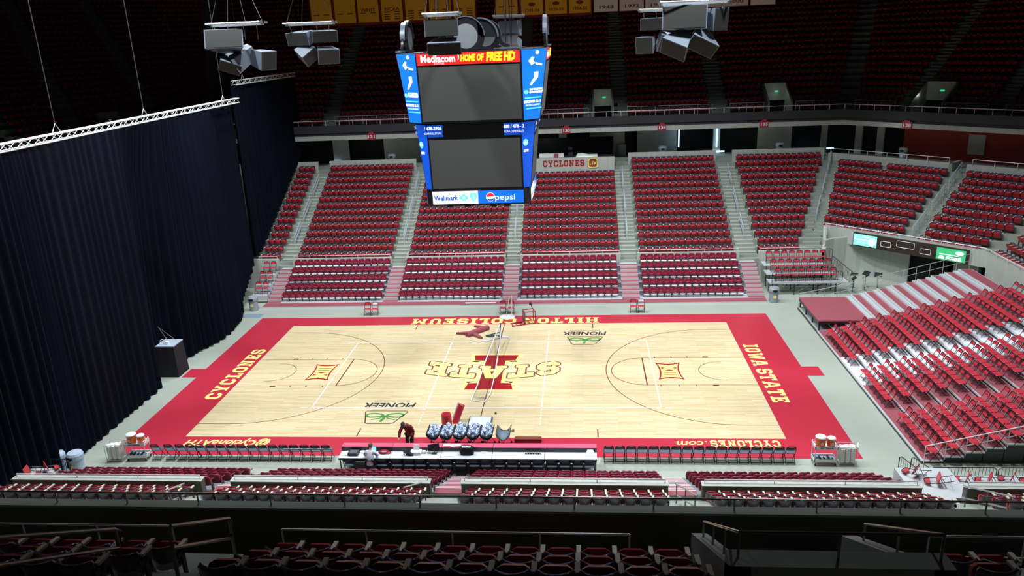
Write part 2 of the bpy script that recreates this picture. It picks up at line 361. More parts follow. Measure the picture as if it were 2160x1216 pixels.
# seed company marks
for cx, cy, ty in ((-4.9, -5.57, -4.23), (5.28, 4.65, 5.85)):
    text('PIONEER', M['blackp'], court, flat(cx+.02, ty, ZT, pi), .78, bold=.022, shear=.15, width=2.7)
    text('BRAND PRODUCTS', M['blackp'], court, flat(cx, ty+.5, ZT, pi), .2, width=1.9)
    mb = MB()
    s_ = [(1.1, .58), (1.02, .68), (-1.02, .68), (-1.1, .58), (-.82, -.62), (-.7, -.7), (.45, -.7), (.6, -.62)]
    s_ = [(cx+(-a if 0 else a), cy+b) for a, b in s_]
    strip(mb, s_, .06, ZT, 0, True)
    for sx in (-1, 1):
        strip(mb, [(cx+sx*(.52+.42*cos(t)), cy+.2+.2*sin(t)*(1+.25*cos(t))) for t in [2*pi*i/24 for i in range(24)]], .13, ZT, 1, True)
        strip(mb, [(cx+sx*.05, cy+.12), (cx+sx*.2, cy-.12), (cx+sx*.62, cy-.26)], .1, ZT, 1)
    strip(mb, [(cx, cy+.2), (cx, cy-.15), (cx-.1, cy-.5)], .16, ZT+.0005, 1)
    mb.build('sponsor_mark', [M['blackp'], M['greenp']], court)

# ================================================================ STANDS
D2 = sqrt(.5)
def XB(y, o=26.5, y0=28.2): return o-.4142*(y0-y)
def FT(k): return 16.75+.8*k, 1.85+.4*k      # far lower bowl: tread front edge, tread height
def row_line(Yf, side=1, end=-12, kx=None):
    """row front edge at straight-stand distance Yf: straight part, 45 degree corner, end part"""
    x1 = XB(Yf) if kx is None else kx(Yf)
    # second kink: on bisector of corner/end; distance along facet grows with Yf
    K2x, K2y = 31.2+(Yf-19.0)*1.0, 10.6+(Yf-19.0)*.4142
    if kx is not None: K2x += .6; K2y += .25
    return [(x1, Yf), (K2x, K2y), (K2x, end)]
# lower bowl stepped concrete
mb = MB()
for k in range(14):
    yf, z = FT(k)
    mb.box(-28, yf, 0, XB(yf)+(.95 if k < 3 else 0), yf+.8, z)
    if k >= 3:
        a = row_line(yf); b = row_line(yf+.8)
        mb.prism([a[0], a[1], b[1], b[0]], 2.75, z); mb.prism([a[1], a[2], b[2], b[1]], 0, z)
struct(mb, 'floor_lower_bowl_steps', M['concrete'], 'pale concrete steps of the lower bowl')
# aisle half steps
def aisle_steps(mb, cx, w, rows, front):
    for k in rows:
        yf, z = FT(k)
        mb.box(cx-w/2, yf+.4, z, cx+w/2, yf+.8, z+.2)
mb = MB()
AIS = [(-18.35, -17.2), (-9.4, -8.28), (-.6, .5), (8.02, 9.25), (16.72, 18.09)]
for a, b in AIS:
    for k in range(0, 13): yf, z = FT(k); mb.box(a, yf+.4, z, b, yf+.8, z+.2); mb.box(a, yf+.39, z+.15, b, yf+.47, z+.205, 1); mb.box(a, yf-.01, z-.05, b, yf+.07, z+.005, 1)
    # entry steps from the pull-out stand up to the first row
    mb.box(a, 16.1, 0, b, 16.45, 2.05-.25); mb.box(a, 16.45, 0, b, 16.75, 2.0)
for k in range(0, 13):   # corner aisle along the bend
    yf, z = FT(k); x = XB(yf+.6)
    if k < 3: mb.hull8([(x-.7, yf+.4, z), (x+.6, yf+.4, z), (x+.75, yf+.8, z), (x-.55, yf+.8, z)], [(x-.7, yf+.4, z+.2), (x+.6, yf+.4, z+.2), (x+.75, yf+.8, z+.2), (x-.55, yf+.8, z+.2)])
    else:
        for s_ in (0,):
            mb.hull8([(x-.65, yf+.4, z), (x, yf+.4, z), (x+.16, yf+.8, z), (x-.5, yf+.8, z)], [(x-.65, yf+.4, z+.2), (x, yf+.4, z+.2), (x+.16, yf+.8, z+.2), (x-.5, yf+.8, z+.2)])
            q = [(x-.05, yf+.4), (x+.45, yf-.1), (x+.75, yf+.2), (x+.15, yf+.8)]
            mb.hull8([(a, b, z) for a, b in q], [(a, b, z+.2) for a, b in q])
def UD(u, s): return ((s+u*sqrt(2))/2, (s-u*sqrt(2))/2)      # corner coordinates: u along the row, s = x+y
def SROW(yf): a = row_line(yf); return a[0][0]+a[0][1]
for k in range(3, 12):
    yf, z = FT(k); s0, s1 = SROW(yf+.4), SROW(yf+.8)
    for ua, ub in ((8.95, 9.85),):
        q = [UD(ua, s0), UD(ub, s0), UD(ub, s1), UD(ua, s1)]
        mb.hull8([(a, b, z) for a, b in q], [(a, b, z+.2) for a, b in q])
struct(mb, 'floor_aisle_steps', [M['concrete'], M['step_edge']], 'pale concrete aisle steps between the red seat blocks')
# low wall in front of the lower bowl
mb = MB()
FW = [(-28, -18.35), (-17.2, -9.4), (-8.28, -.6), (.5, 8.02), (9.25, 16.72), (18.09, 22.75)]
for a, b in FW: mb.box(a, 16.2, 0, b, 16.45, 2.32)
# rising side wall at the corner and the portal wall
P0 = (22.75, 16.3); P1 = (23.35, 18.5)
mb.hull8([(22.6, 16.2, 0), (22.85, 16.2, 0), (23.5, 18.45, 0), (23.25, 18.5, 0)], [(22.6, 16.2, 2.4), (22.85, 16.2, 2.4), (23.5, 18.45, 3.62), (23.25, 18.5, 3.62)])
def wall_seg(mb, a, b, z0, z1, t=.25, m=0, z1b=None):
    d = Vector((b[0]-a[0], b[1]-a[1])).normalized(); n = Vector((-d.y, d.x))*t
    z1b = z1 if z1b is None else z1b
    mb.hull8([(a[0], a[1], z0), (b[0], b[1], z0), (b[0]+n.x, b[1]+n.y, z0), (a[0]+n.x, a[1]+n.y, z0)],
             [(a[0], a[1], z1), (b[0], b[1], z1b), (b[0]+n.x, b[1]+n.y, z1b), (a[0]+n.x, a[1]+n.y, z1)], m)
pw = [(22.85, 16.4), (23.6, 16.9), (24.6, 17.15), (25.7, 17.1), (26.8, 16.6), (28.44, 15.37)]
for a, b in zip(pw, pw[1:]): wall_seg(mb, a, b, 0, 3.0)
wall_seg(mb, (30.4, 13.0), (31.2, 11.3), 0, 3.2)
# beam over the portal (carries the ribbon board) and the end wall
wall_seg(mb, (23.3, 18.5), (31.25, 10.55), 2.5, 3.6, .35)
wall_seg(mb, (31.25, 10.55), (31.25, -14), 0, 3.6, .3)
struct(mb, 'wall_lower_bowl_front', M['stripe'], 'board-marked concrete wall along the front of the lower bowl and the portal')
# portal darkness: tunnel behind the opening
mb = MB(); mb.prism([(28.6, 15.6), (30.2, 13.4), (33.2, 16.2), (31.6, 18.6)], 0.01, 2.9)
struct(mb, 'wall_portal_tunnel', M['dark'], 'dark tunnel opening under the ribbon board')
# top wall of lower bowl
mb = MB()
TW = [(-28, -18.35, 6.6, 8.05), (-17.2, -9.4, 6.6, 8.08), (-8.28, -.6, 6.6, 8.08), (9.25, 16.72, 6.6, 8.08), (18.09, 25.75, 6.6, 8.05)]
for a, b, z0, z1 in TW: mb.box(a, 28.0, 5, b, 28.25, z1)
mb.box(.5, 26.6, 5, 8.02, 26.85, 8.0)   # camera booth front stands one row further down
for ua, ub in ((-1.3+.35, 8.7), (9.9, 17)):
    s0 = 53.55
    a, b = UD(ua-.2, s0), UD(ub, s0); wall_seg(mb, a, b, 5, 7.68, .25)
wall_seg(mb, UD(8.7, 53.55), UD(8.7, 56), 5, 7.68, .25)
struct(mb, 'wall_lower_bowl_top', M['stripe'], 'pale concrete parapet above the top row of the lower bowl')
# concourse floor and back
mb = MB()
mb.box(-40, 28.2, 6.2, 26.6, 36, 7.3)
mb.prism([(26.6, 28.2), UD(20, 54.4), UD(20, 64), (30.5, 36)], 6.2, 7.1)
struct(mb, 'floor_concourse', M['concrete'])
mb = MB()   # back wall bits: 0 dark opening, 1 concrete, 2 red, 3 pale block
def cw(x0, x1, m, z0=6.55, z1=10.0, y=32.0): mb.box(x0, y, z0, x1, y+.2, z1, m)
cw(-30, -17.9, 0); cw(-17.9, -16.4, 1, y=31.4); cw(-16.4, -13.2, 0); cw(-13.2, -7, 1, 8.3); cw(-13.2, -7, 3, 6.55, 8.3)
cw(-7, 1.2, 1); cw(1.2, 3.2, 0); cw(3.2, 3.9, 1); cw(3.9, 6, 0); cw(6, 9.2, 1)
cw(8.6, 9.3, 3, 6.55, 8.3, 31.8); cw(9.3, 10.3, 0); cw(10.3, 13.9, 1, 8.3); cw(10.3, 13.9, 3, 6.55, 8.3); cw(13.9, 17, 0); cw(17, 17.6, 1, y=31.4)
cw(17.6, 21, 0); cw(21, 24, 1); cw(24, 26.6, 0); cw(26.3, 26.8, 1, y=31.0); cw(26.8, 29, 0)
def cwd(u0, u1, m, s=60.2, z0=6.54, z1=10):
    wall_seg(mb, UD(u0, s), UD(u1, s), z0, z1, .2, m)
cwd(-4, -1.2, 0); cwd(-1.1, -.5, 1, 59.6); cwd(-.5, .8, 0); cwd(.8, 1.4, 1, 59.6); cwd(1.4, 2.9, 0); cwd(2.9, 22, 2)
cwd(7.95, 9.15, 3, 60.0, 7.75, 9.3)
M['redwall'] = mat('red_block_wall', (.34, .02, .015), .6, var=.08)
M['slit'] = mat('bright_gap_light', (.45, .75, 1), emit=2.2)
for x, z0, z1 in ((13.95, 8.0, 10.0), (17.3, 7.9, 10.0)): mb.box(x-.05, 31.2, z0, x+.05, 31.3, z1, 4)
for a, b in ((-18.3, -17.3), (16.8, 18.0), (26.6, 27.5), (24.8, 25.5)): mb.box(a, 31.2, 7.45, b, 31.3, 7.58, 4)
struct(mb, 'wall_concourse', [M['dark'], M['conc_wall'], M['redwall'], M['conc_wall'], M['slit']])
# balcony: white edge band, dark fascia, walkway, stepped upper bowl
def KX(y): return 27.1+.4142*(y-28)
def loop(yf, end=-14):
    x1 = KX(yf); L = 13.6+(yf-28)*.8284   # corner facet length
    return [(-KX(yf)-D2*L, yf-D2*L-0), (-KX(yf), yf), (x1, yf), (x1+D2*L, yf-D2*L), (x1+D2*L, end)]
def band(mb, y0, y1, z0, z1, m=0, left=True):
    a, b = loop(y0), loop(y1)
    for i in range(0 if left else 1, 4): mb.prism([a[i], a[i+1], b[i+1], b[i]], z0, z1, m)
mb = MB(); band(mb, 28.0, 28.25, 9.93, 10.3); struct(mb, 'trim_balcony_band', M['stripe'], 'pale concrete band along the balcony edge')
M['fascia'] = mat('dark_grey_fascia', (.035, .038, .045), .6, var=.1)
mb = MB(); band(mb, 28.15, 28.4, 10.3, 10.55); band(mb, 28.0, 28.2, 10.55, 11.2); struct(mb, 'trim_balcony_fascia', M['fascia'], 'dark grey fascia board along the balcony edge')
mb = MB(); band(mb, 28.2, 36, 10.02, 10.35); struct(mb, 'floor_upper_walkway', M['concrete'])
def UT(m): return 30.6+.84*m, 10.9+.52*m
NUP = 25
mb = MB()
for m_ in range(NUP):
    yf, z = UT(m_)
    if m_ < 3: # leave the tunnel mouths open
        a, b = loop(yf), loop(yf+.84)
        xs = [a[1][0]]+[6.43, 8.55, 21.3, 23.5]+[a[2][0]]
        for i in (0, 2, 4): mb.box(xs[i], yf, 10.35, xs[i+1], yf+.84, z)
        for i in (0,): mb.prism([a[i], a[i+1], b[i+1], b[i]], 10.35, z)
        for ua, ub in ((None, 3.7), (5.95, None)):
            s0, s1 = a[2][0]+a[2][1], b[2][0]+b[2][1]
            q0 = a[2] if ua is None else UD(ua, s0); q1 = a[3] if ub is None else UD(ub, s0)
            r0 = b[2] if ua is None else UD(ua, s1); r1 = b[3] if ub is None else UD(ub, s1)
            mb.prism([q0, q1, r1, r0], 10.35, z)
        mb.prism([a[3], a[4], b[4], b[3]], 10.35, z)
    else: band(mb, yf, yf+.84, z-.6, z)
struct(mb, 'floor_upper_bowl_steps', M['concrete'], 'concrete steps of the dark upper bowl')
UA = [(-18.35, -17.2), (-9.4, -8.28), (-.6, .5), (8.02, 9.25), (16.72, 18.09)]
UAU = [(2.55, 3.45) , (9.4, 10.4)]
mb = MB()
for m_ in range(NUP-1):
    yf, z = UT(m_)
    for a, b in UA: mb.box(a, yf+.42, z, b, yf+.84, z+.26)
    s0 = KX(yf+.42)+yf+.42; s1 = KX(yf+.84)+yf+.84
    for ua, ub in UAU:
        if m_ < 3 and ua < 4: continue
        q = [UD(ua, s0), UD(ub, s0), UD(ub, s1), UD(ua, s1)]
        mb.hull8([(a, b, z) for a, b in q], [(a, b, z+.26) for a, b in q])
struct(mb, 'floor_upper_aisle_steps', M['concrete'])
# tunnel mouths of the upper bowl
def vom(name, x0, x1, T=None):
    mb = MB(); mb.T = T
    y0, y1 = 30.6, 33.1
    mb.hull8([(x0-.15, y0, 10.3), (x0, y0, 10.3), (x0, y1, 10.3), (x0-.15, y1, 10.3)], [(x0-.15, y0, 11.7), (x0, y0, 11.7), (x0, y1, 13.15), (x0-.15, y1, 13.15)])
    mb.hull8([(x1, y0, 10.3), (x1+.15, y0, 10.3), (x1+.15, y1, 10.3), (x1, y1, 10.3)], [(x1, y0, 11.7), (x1+.15, y0, 11.7), (x1+.15, y1, 13.15), (x1, y1, 13.15)])
    mb.box(x0, y1-.2, 11.7, x1, y1, 13.2); mb.box(x0, y1-.1, 10.3, x1, y1-.05, 11.7, 1)
    mb.box(x0+(x1-x0)*.5, y1-.24, 12.42, x0+(x1-x0)*.5+.3, y1-.2, 12.54, 2)
    struct(mb, name, [M['conc_wall'], M['dark'], M['exit']], 'concrete tunnel mouth in the upper bowl with a green exit sign')
M['exit'] = mat('exit_sign_green', (.04, .7, .28), emit=.7)
vom('door_1', 6.43, 8.0); vom('door_2', 21.6, 23.4)
TC = Matrix.Translation((KX(30.6), 30.6, 0)) @ Matrix.Rotation(-pi/4, 4, 'Z') @ Matrix.Translation((0, -30.6, 0))
uk = (KX(30.6)-30.6)*D2
vom('door_3', 3.75-uk, 5.9-uk, TC)
TL = Matrix.Translation((-KX(30.6), 30.6, 0)) @ Matrix.Rotation(pi/4, 4, 'Z') @ Matrix.Translation((0, -30.6, 0))
vom('door_4', -2.2, -.6, TL); vom('door_5', -9.6, -7.9, TL)
# ================================================================ PULL-OUT STANDS
import numpy as np
def ST(j): return 12.1+.8*j, .115+.385*j
mb = MB()
TS = [(-16.95, -9.3), (-8.2, -.58), (.5, 7.95), (9.2, 16.65)]
mb.box(-18.0, 11.35, 0, 17.75, 12.1, .1, 1); mb.box(-18.0, 11.37, .1, 17.75, 12.1, .12, 0)
for j in range(5):
    y, z = ST(j)
    for a, b in TS: mb.box(a, y, z-.05, b, y+.05, z, 1); mb.box(a, y+.02, 0, b, y+.84, z-.003, 2 if j else 1)
TA = [(-18.0, -16.95), (-9.3, -8.2), (-.58, .5), (7.95, 9.2), (16.65, 17.75)]
for a, b in TA:
    for j in range(5):
        y, z = ST(j)
        mb.box(a, y-.4, 0, b, y, z-.19, 1); mb.box(a, y-.34, z-.19, b, y, z-.18, 0) if j else 0
        mb.box(a, y, 0, b, y+.8, z, 1); mb.box(a, y+.06, z, b, y+.4, z+.01, 0)
struct(mb, 'floor_pullout_stand', [M['tread'], M['alu'], M['deckgrey']], 'pull-out stand with red treads across the court')
mb = MB()
NS = [(-16.95, -9.1), (-8.1, -.5), (.6, 8.1), (9.2, 16.8)]
NA = [(-9.1, -8.1), (-.5, .6), (8.1, 9.2)]
def SN(j): return -(11.2+.8*j), .115+.385*j
for j in range(5):
    y, z = SN(j)
    for a, b in NS: mb.box(a, y-.82, 0, b, y, z, 2)
    for a, b in NA:
        mb.box(a, y-.8, 0, b, y, z, 1); mb.box(a, y-.4, z, b, y-.05, z+.01, 0)
        mb.box(a, y-.8, z, b, y-.4, z+.19, 1); mb.box(a, y-.8, z+.19, b, y-.45, z+.2, 0)
struct(mb, 'floor_near_pullout_stand', [M['tread'], M['alu'], M['deckgrey']], 'pull-out stand with pink treads on the near side')
# near lower bowl
def FN(k): return -(15.75+.8*k), 2.0+.4*k
mb = MB()
for k in range(3): y, z = FN(k); mb.box(-26, y-.8, 0, 26, y, z)
mb.box(-26, -30, 0, 26, -18.15, 3.2)
struct(mb, 'floor_near_bowl_steps', M['concrete'])
mb = MB()
for a, b in [(-16.9, -9.3), (-8.15, -.55), (.62, 8.1), (9.3, 16.8), (18.3, 26)]:
    mb.box(a, -15.6, 0, b, -15.3, 2.5)
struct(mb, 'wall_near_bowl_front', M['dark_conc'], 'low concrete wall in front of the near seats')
mb = MB()
for a, b in [(-16.9, -9.3), (-8.15, -.55), (.62, 8.1), (9.3, 16.8), (18.3, 26)]: mb.box(a-.02, -15.62, 2.5, b+.02, -15.28, 2.53)
struct(mb, 'trim_near_wall_cap', M['stripe'])
# near balcony: ledge wall, sunken walkway, platform of the first upper rows
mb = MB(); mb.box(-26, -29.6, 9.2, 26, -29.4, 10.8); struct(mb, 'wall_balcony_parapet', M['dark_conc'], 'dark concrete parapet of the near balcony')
struct(MB().box(-26, -29.62, 10.8, 26, -29.42, 10.84), 'trim_parapet_ledge', M['concrete'])
M['bluehouse'] = mat('dark_blue_housing', (.03, .045, .075), .4)
mb = MB(); mb.box(-26, -29.3, 10.0, 26, -28.9, 10.48); mb.box(-26, -29.2, 10.48, 26, -29.17, 10.5, 1); struct(mb, 'trim_display_housing', [M['bluehouse'], M['steel']])
def NU(m): return -30.6-.84*m, 10.5+.5*m
mb = MB()
mb.box(-26, -30.3, 9.2, 26, -29.6, 9.6)
for m_ in range(4):
    y, z = NU(m_)
    for a, b in [(-26, 6.7), (9.15, 26)]: mb.box(a, y-.84, 9.2, b, y+(.25 if m_ == 0 else 0), z)
    mb.box(-.62, y-.84, z, .42, y-.42, z+.25)
struct(mb, 'floor_near_upper_platform', M['concrete'], 'grey concrete platform under the dark foreground seats')
# concrete tunnel mouth in the foreground at right
mb = MB()
for x0, x1 in ((6.72, 6.95), (8.9, 9.13)):
    mb.hull8([(x0, -32.75, 9.2), (x1, -32.75, 9.2), (x1, -29.95, 9.2), (x0, -29.95, 9.2)], [(x0, -32.75, 12.28), (x1, -32.75, 12.28), (x1, -29.95, 10.72), (x0, -29.95, 10.72)])
mb.box(6.72, -32.75, 11.0, 9.13, -32.45, 12.28)
struct(mb, 'wall_tunnel_mouth', M['conc_wall'], 'concrete side walls of the tunnel mouth in the right foreground')

# ================================================================ THEATRE SEATS
def seat_parts():
    back = MB()
    n = 6; rows = [(.30, .20, .0), (.50, .235, .0), (.66, .24, .02), (.70, .215, .06)]
    F = []; Bk = []
    for z, hw, _ in rows:
        for i in range(n+1):
            t = -1+2*i/n; x = hw*t
            y = .15-.11*t*t+.12*(z-.4)
            zz = z-.01*t*t
            F.append((x, y-.02, zz)); Bk.append((x, y+.02, zz))
    off = len(F); f = []
    m = n+1
    for r in range(len(rows)-1):
        for i in range(n):
            a = r*m+i; f.append((a, a+1, a+m+1, a+m)); f.append((off+a+1, off+a, off+a+m, off+a+m+1))
    for r in range(len(rows)-1):
        a = r*m; f.append((a, a+m, off+a+m, off+a)); a = r*m+n; f.append((a+m, a, off+a, off+a+m))
    for i in range(n):
        f.append((i+1, i, off+i, off+i+1)); a = (len(rows)-1)*m+i; f.append((a, a+1, off+a+1, off+a))
    back.add(F+Bk, f, 0)
    pan = MB()
    a0, a1 = (.04, .27), (-.12, .60)
    d = Vector((0, a1[0]-a0[0], a1[1]-a0[1])).normalized(); nn = Vector((0, -d.z, d.y))*.10
    L = .36
    def P(t, x, o): return (x, a0[0]+d.y*L*t+nn.y*o, a0[1]+d.z*L*t+nn.z*o)
    sec = [(.0, .18), (.15, .22), (.7, .22), (.9, .195), (1, .13)]
    v = []
    for t, hw in sec:
        v += [P(t, -hw, .5), P(t, -hw*.96, 1), P(t, hw*.96, 1), P(t, hw, .5), P(t, hw, 0), P(t, -hw, 0)]
    f = []
    for r in range(4):
        for i in range(6): j = (i+1) % 6; f.append((r*6+i, r*6+j, r*6+6+j, r*6+6+i))
    f += [(5, 4, 3, 2, 1, 0), tuple(range(24, 30))]
    pan.add(v, f, 0)
    arm = MB().hull8([(-.282, -.17, .58), (-.218, -.17, .58), (-.218, .05, .60), (-.282, .05, .60)], [(-.282, -.17, .62), (-.218, -.17, .62), (-.218, .05, .64), (-.282, .05, .64)])
    st = MB().box(-.265, -.06, 0, -.235, .02, .56).box(-.265, -.16, .47, -.235, .12, .56)
    return back, pan, arm, st
_b, _p, _a, _s = seat_parts()
ME = {'back': _b.mesh('backrest', M['seat_back'], True), 'pan': _p.mesh('seat', M['seat_red'], False), 'arm': _a.mesh('armrest', M['arm']), 'leg': _s.mesh('support', M['iron'])}
def merged(parts):
    """parts: list of (MB, material slot)"""
    V = []; F = []; MI = []
    for b, m in parts:
        o = len(V); V += b.v; F += [tuple(i+o for i in f) for f in b.f]; MI += [m]*len(b.f)
    return np.array(V), F, MI
def mass(name, base, mats, places, label, cat, smooth=False):
    V, F, MI = base; nv = len(V); k = len(places)
    A = np.empty((k*nv, 3))
    for i, (x, y, z, rz) in enumerate(places):
        c, s = math.cos(rz), math.sin(rz)
        A[i*nv:(i+1)*nv, 0] = x+V[:, 0]*c-V[:, 1]*s; A[i*nv:(i+1)*nv, 1] = y+V[:, 0]*s+V[:, 1]*c; A[i*nv:(i+1)*nv, 2] = z+V[:, 2]
    lt = np.array([len(f) for f in F]); li = np.concatenate([np.array(f) for f in F])
    LI = (np.tile(li, (k, 1))+(np.arange(k)*nv)[:, None]).ravel(); LT = np.tile(lt, k); LS = np.concatenate([[0], np.cumsum(LT)[:-1]])
    me = bpy.data.meshes.new(name); me.vertices.add(len(A)); me.vertices.foreach_set('co', A.ravel())
    me.loops.add(len(LI)); me.loops.foreach_set('vertex_index', LI.astype(np.int32)); me.polygons.add(len(LT))
    me.polygons.foreach_set('loop_start', LS.astype(np.int32))
    for m in mats: me.materials.append(m)
    me.polygons.foreach_set('material_index', np.tile(np.array(MI), k).astype(np.int32)); me.update(calc_edges=True); me.validate()
    o = bpy.data.objects.new(name, me); COL.objects.link(o); tag(o, label, cat, kind='stuff'); return o
# ---- positions: (x, y, z, rz, label)
SEATS = []
def row_x(a, b, pitch=.5):
    n = int((b-a)/pitch+.001); off = ((b-a)-n*pitch)/2
    return [a+off+pitch*(i+.5) for i in range(n)]
def nm(i, r, blk, what='red theatre seat'): return '%s, %s from left, %s row, %s' % (what, ORD[min(i+1, 24)], ORD[r+1], blk)
LB = [((-20.15, -18.35), 'block beside the black curtain'), ((-17.2, -9.4), 'far-left full block'), ((-8.28, -.6), 'block behind the scoreboard'),
      ((.5, 8.02), 'block under the CYCLONES sign'), ((9.25, 16.72), 'block right of the CYCLONES sign'), (None, 'wedge block before the corner')]
for rng_, blk in LB:
    for k in range(14):
        yf, z = FT(k)
        if k >= 12 and rng_ == (.5, 8.02): continue
        if rng_ is None: xs = row_x(18.15, XB(yf+.45)-.68)
        else: xs = row_x(*rng_)
        for i, x in enumerate(xs): SEATS.append((x, yf+.45, z, 0, nm(i, k, blk)))
uK = lambda yf: (row_line(yf)[0][0]-row_line(yf)[0][1])*D2
for k in range(3, 13):
    yf, z = FT(k); rl = row_line(yf+.45); s = rl[0][0]+rl[0][1]; u0 = (rl[0][0]-rl[0][1])*D2; u1 = (rl[1][0]-rl[1][1])*D2
    for (a, b), blk in (((u0+.68, 8.75), 'corner block left of the corner aisle'), ((9.95, u1-.75), 'corner block right of the corner aisle')):
        for i, u in enumerate(row_x(a, b)):
            if k == 12 and abs(u-(u0+4.6)) < .3: continue
            x, y = UD(u, s); SEATS.append((x, y, z, -pi/4, nm(i, k-3, blk)))
    for i in range(14):
        y = rl[1][1]-.6-.5*i
        SEATS.append((rl[1][0], y, z, -pi/2, nm(i, k-3, 'end block at the right edge')))
for si, ((a, b), blk) in enumerate([((-16.9, -9.3), 'near block at far left'), ((-8.15, -.55), 'near block left of centre'), ((.62, 8.1), 'near block behind the desk end'), ((9.3, 16.8), 'near block right of centre'), ((18.3, 24), 'near block at far right'), ((-24.5, -17.9), 'near block beyond the left aisle')]):
    for k in range(3):
        y, z = FN(k)
        for i, x in enumerate(row_x(a, b)): SEATS.append((x, y-.45, z, pi, nm(i, k, blk)))
for (a, b), blk in [((-7.9, -.62), 'dark foreground block at left'), ((.5, 6.55), 'dark foreground block at centre'), ((9.6, 14), 'dark foreground block at right')]:
    for k in range(3):
        y, z = NU(k)
        for i, x in enumerate(row_x(a, b)): SEATS.append((x, y-.4, z, pi, nm(i, k, blk, 'dark maroon theatre seat')))
UPP = []
def upper_ok(m_, x): return not (m_ < 4 and (x > (6.43-.35 if m_ < 3 else 6.0)) and x < 8.9)
for m_ in range(NUP-1):
    yf, z = UT(m_); xk = KX(yf+.45)
    for a, b in [(-30, -18.45), (-17.15, -9.4), (-8.28, -.6), (.5, 8.02), (9.25, 16.72), (18.15, None)]:
        if b is None: b = xk-.9
        if a == -30: a = -xk+.9
        for x in row_x(a, b):
            if a == .5 and m_ < 4 and x > 6.15-(.5 if m_ < 2 else 0): continue
            if a == 18.15 and m_ < 4 and 21.1 < x < 23.9: continue
            UPP.append((x, yf+.45, z, 0))
    lp = loop(yf+.45); s = lp[2][0]+lp[2][1]; u0 = (lp[2][0]-lp[2][1])*D2; u1 = (lp[3][0]-lp[3][1])*D2
    for a, b in ((u0+.7, 2.5), (3.55, 9.3), (10.45, u1-.7)):
        for u in row_x(a, b):
            if m_ < 4 and 2.4 < u < 6.2: continue
            x, y = UD(u, s); UPP.append((x, y, z, -pi/4))
            UPP.append((-x, y, z, pi/4))
UPP = [p for p in UPP if inframe((p[0], p[1], p[2]+.5), 20)]
SEATS = [p for p in SEATS if inframe((p[0], p[1], p[2]+.6), 25)]
SEATS.sort(key=lambda p: proj(p[:3])[2])
fst = None
for p in SEATS[:300]:
    side = 'seats of the near and lower stands'
    if fst is None:
        t = fst = thing('theatre_seat', p[4], 'seat', p[:3], p[3], side)
        for nm_, key in (('backrest', 'back'), ('seat', 'pan'), ('armrest', 'arm'), ('support', 'leg')):
            o = bpy.data.objects.new(nm_, ME[key]); COL.objects.link(o); o.parent = t
            if key == 'arm': o['label'] = 'pale wooden armrest'
    else: dup(fst, p[:3], p[3], p[4], side)
base = merged([(_b, 0), (_p, 1), (_a, 2), (_s, 3)]); ml = [M['seat_back'], M['seat_red'], M['arm'], M['iron']]
mass('theatre_seats', base, ml, [p[:4] for p in SEATS[300:]], 'rows of red folding theatre seats filling the far lower bowl', 'seats')
mass('upper_bowl_seats', base, ml, UPP, 'dim rows of red theatre seats in the dark upper bowl', 'seats')

# ================================================================ MAROON PLASTIC SEATS of the pull-out stands
def pl_parts():
    b = MB(); n = 6; F = []; Bk = []
    rows = [(.26, .21), (.45, .24), (.58, .235), (.66, .20), (.70, .12)]
    for z, hw in rows:
        for i in range(n+1):
            t = -1+2*i/n; F.append((hw*t, .14-.06*t*t+.2*(z-.3), z-.01*t*t)); Bk.append((hw*t, .18-.06*t*t+.2*(z-.3), z-.01*t*t))
    m = n+1; off = len(F); f = []
    for r in range(len(rows)-1):
        for i in range(n): a = r*m+i; f.append((a, a+1, a+m+1, a+m)); f.append((off+a+1, off+a, off+a+m, off+a+m+1))
        a = r*m; f.append((a, a+m, off+a+m, off+a)); a = r*m+n; f.append((a+m, a, off+a, off+a+m))
    for i in range(n): f.append((i+1, i, off+i, off+i+1)); a = (len(rows)-1)*m+i; f.append((a, a+1, off+a+1, off+a))
    b.add(F+Bk, f)
    p = MB(); p.hull8([(-.2, .0, .27), (.2, .0, .27), (.2, .10, .28), (-.2, .10, .28)], [(-.19, -.06, .50), (.19, -.06, .50), (.19, .0, .53), (-.19, .0, .53)])
    l = MB(); l.box(-.265, -.02, 0, -.235, .14, .3)
    e = MB(); v = []
    for i in range(9): t = -1+i/4; v.append((.2*t, -.03-.02*(1-t*t), .20+.02*t*t)); v.append((.2*t, .05, .275))
    e.add(v, [(2*i, 2*i+2, 2*i+3, 2*i+1) for i in range(8)]); e.box(-.2, -.0, .20, .2, .05, .27)  # white band stands in for glare on the folded seat's lower edge
    a = MB().hull8([(-.268, -.14, .44), (-.232, -.14, .44), (-.232, .14, .50), (-.268, .14, .50)], [(-.268, -.14, .47), (-.232, -.14, .47), (-.232, .14, .53), (-.268, .14, .53)])
    return b, p, l, a, e
pb, pp, pl, pa, pe = pl_parts()
PLS = []
for (a, b), blk in zip(TS, ['pull-out block at far left', 'pull-out block left of centre', 'pull-out block right of centre', 'pull-out block at far right']):
    for j in range(5):
        y, z = ST(j)
        for i, x in enumerate(row_x(a, b)): PLS.append((x, y+.38, z, 0, nm(i, j, blk+' across the court', 'maroon plastic seat').replace(' across the court', '')))
for (a, b), blk in zip(NS, ['near pull-out block at left', 'near pull-out block behind the laptop', 'near pull-out block behind the table end', 'near pull-out block at right']):
    for j in range(5):
        y, z = SN(j)
        for i, x in enumerate(row_x(a+.0, b-.0)): PLS.append((x, y-.4, z, pi, nm(i, j, blk, 'maroon plastic seat')))
PLS.sort(key=lambda p: proj(p[:3])[2])
fst = None
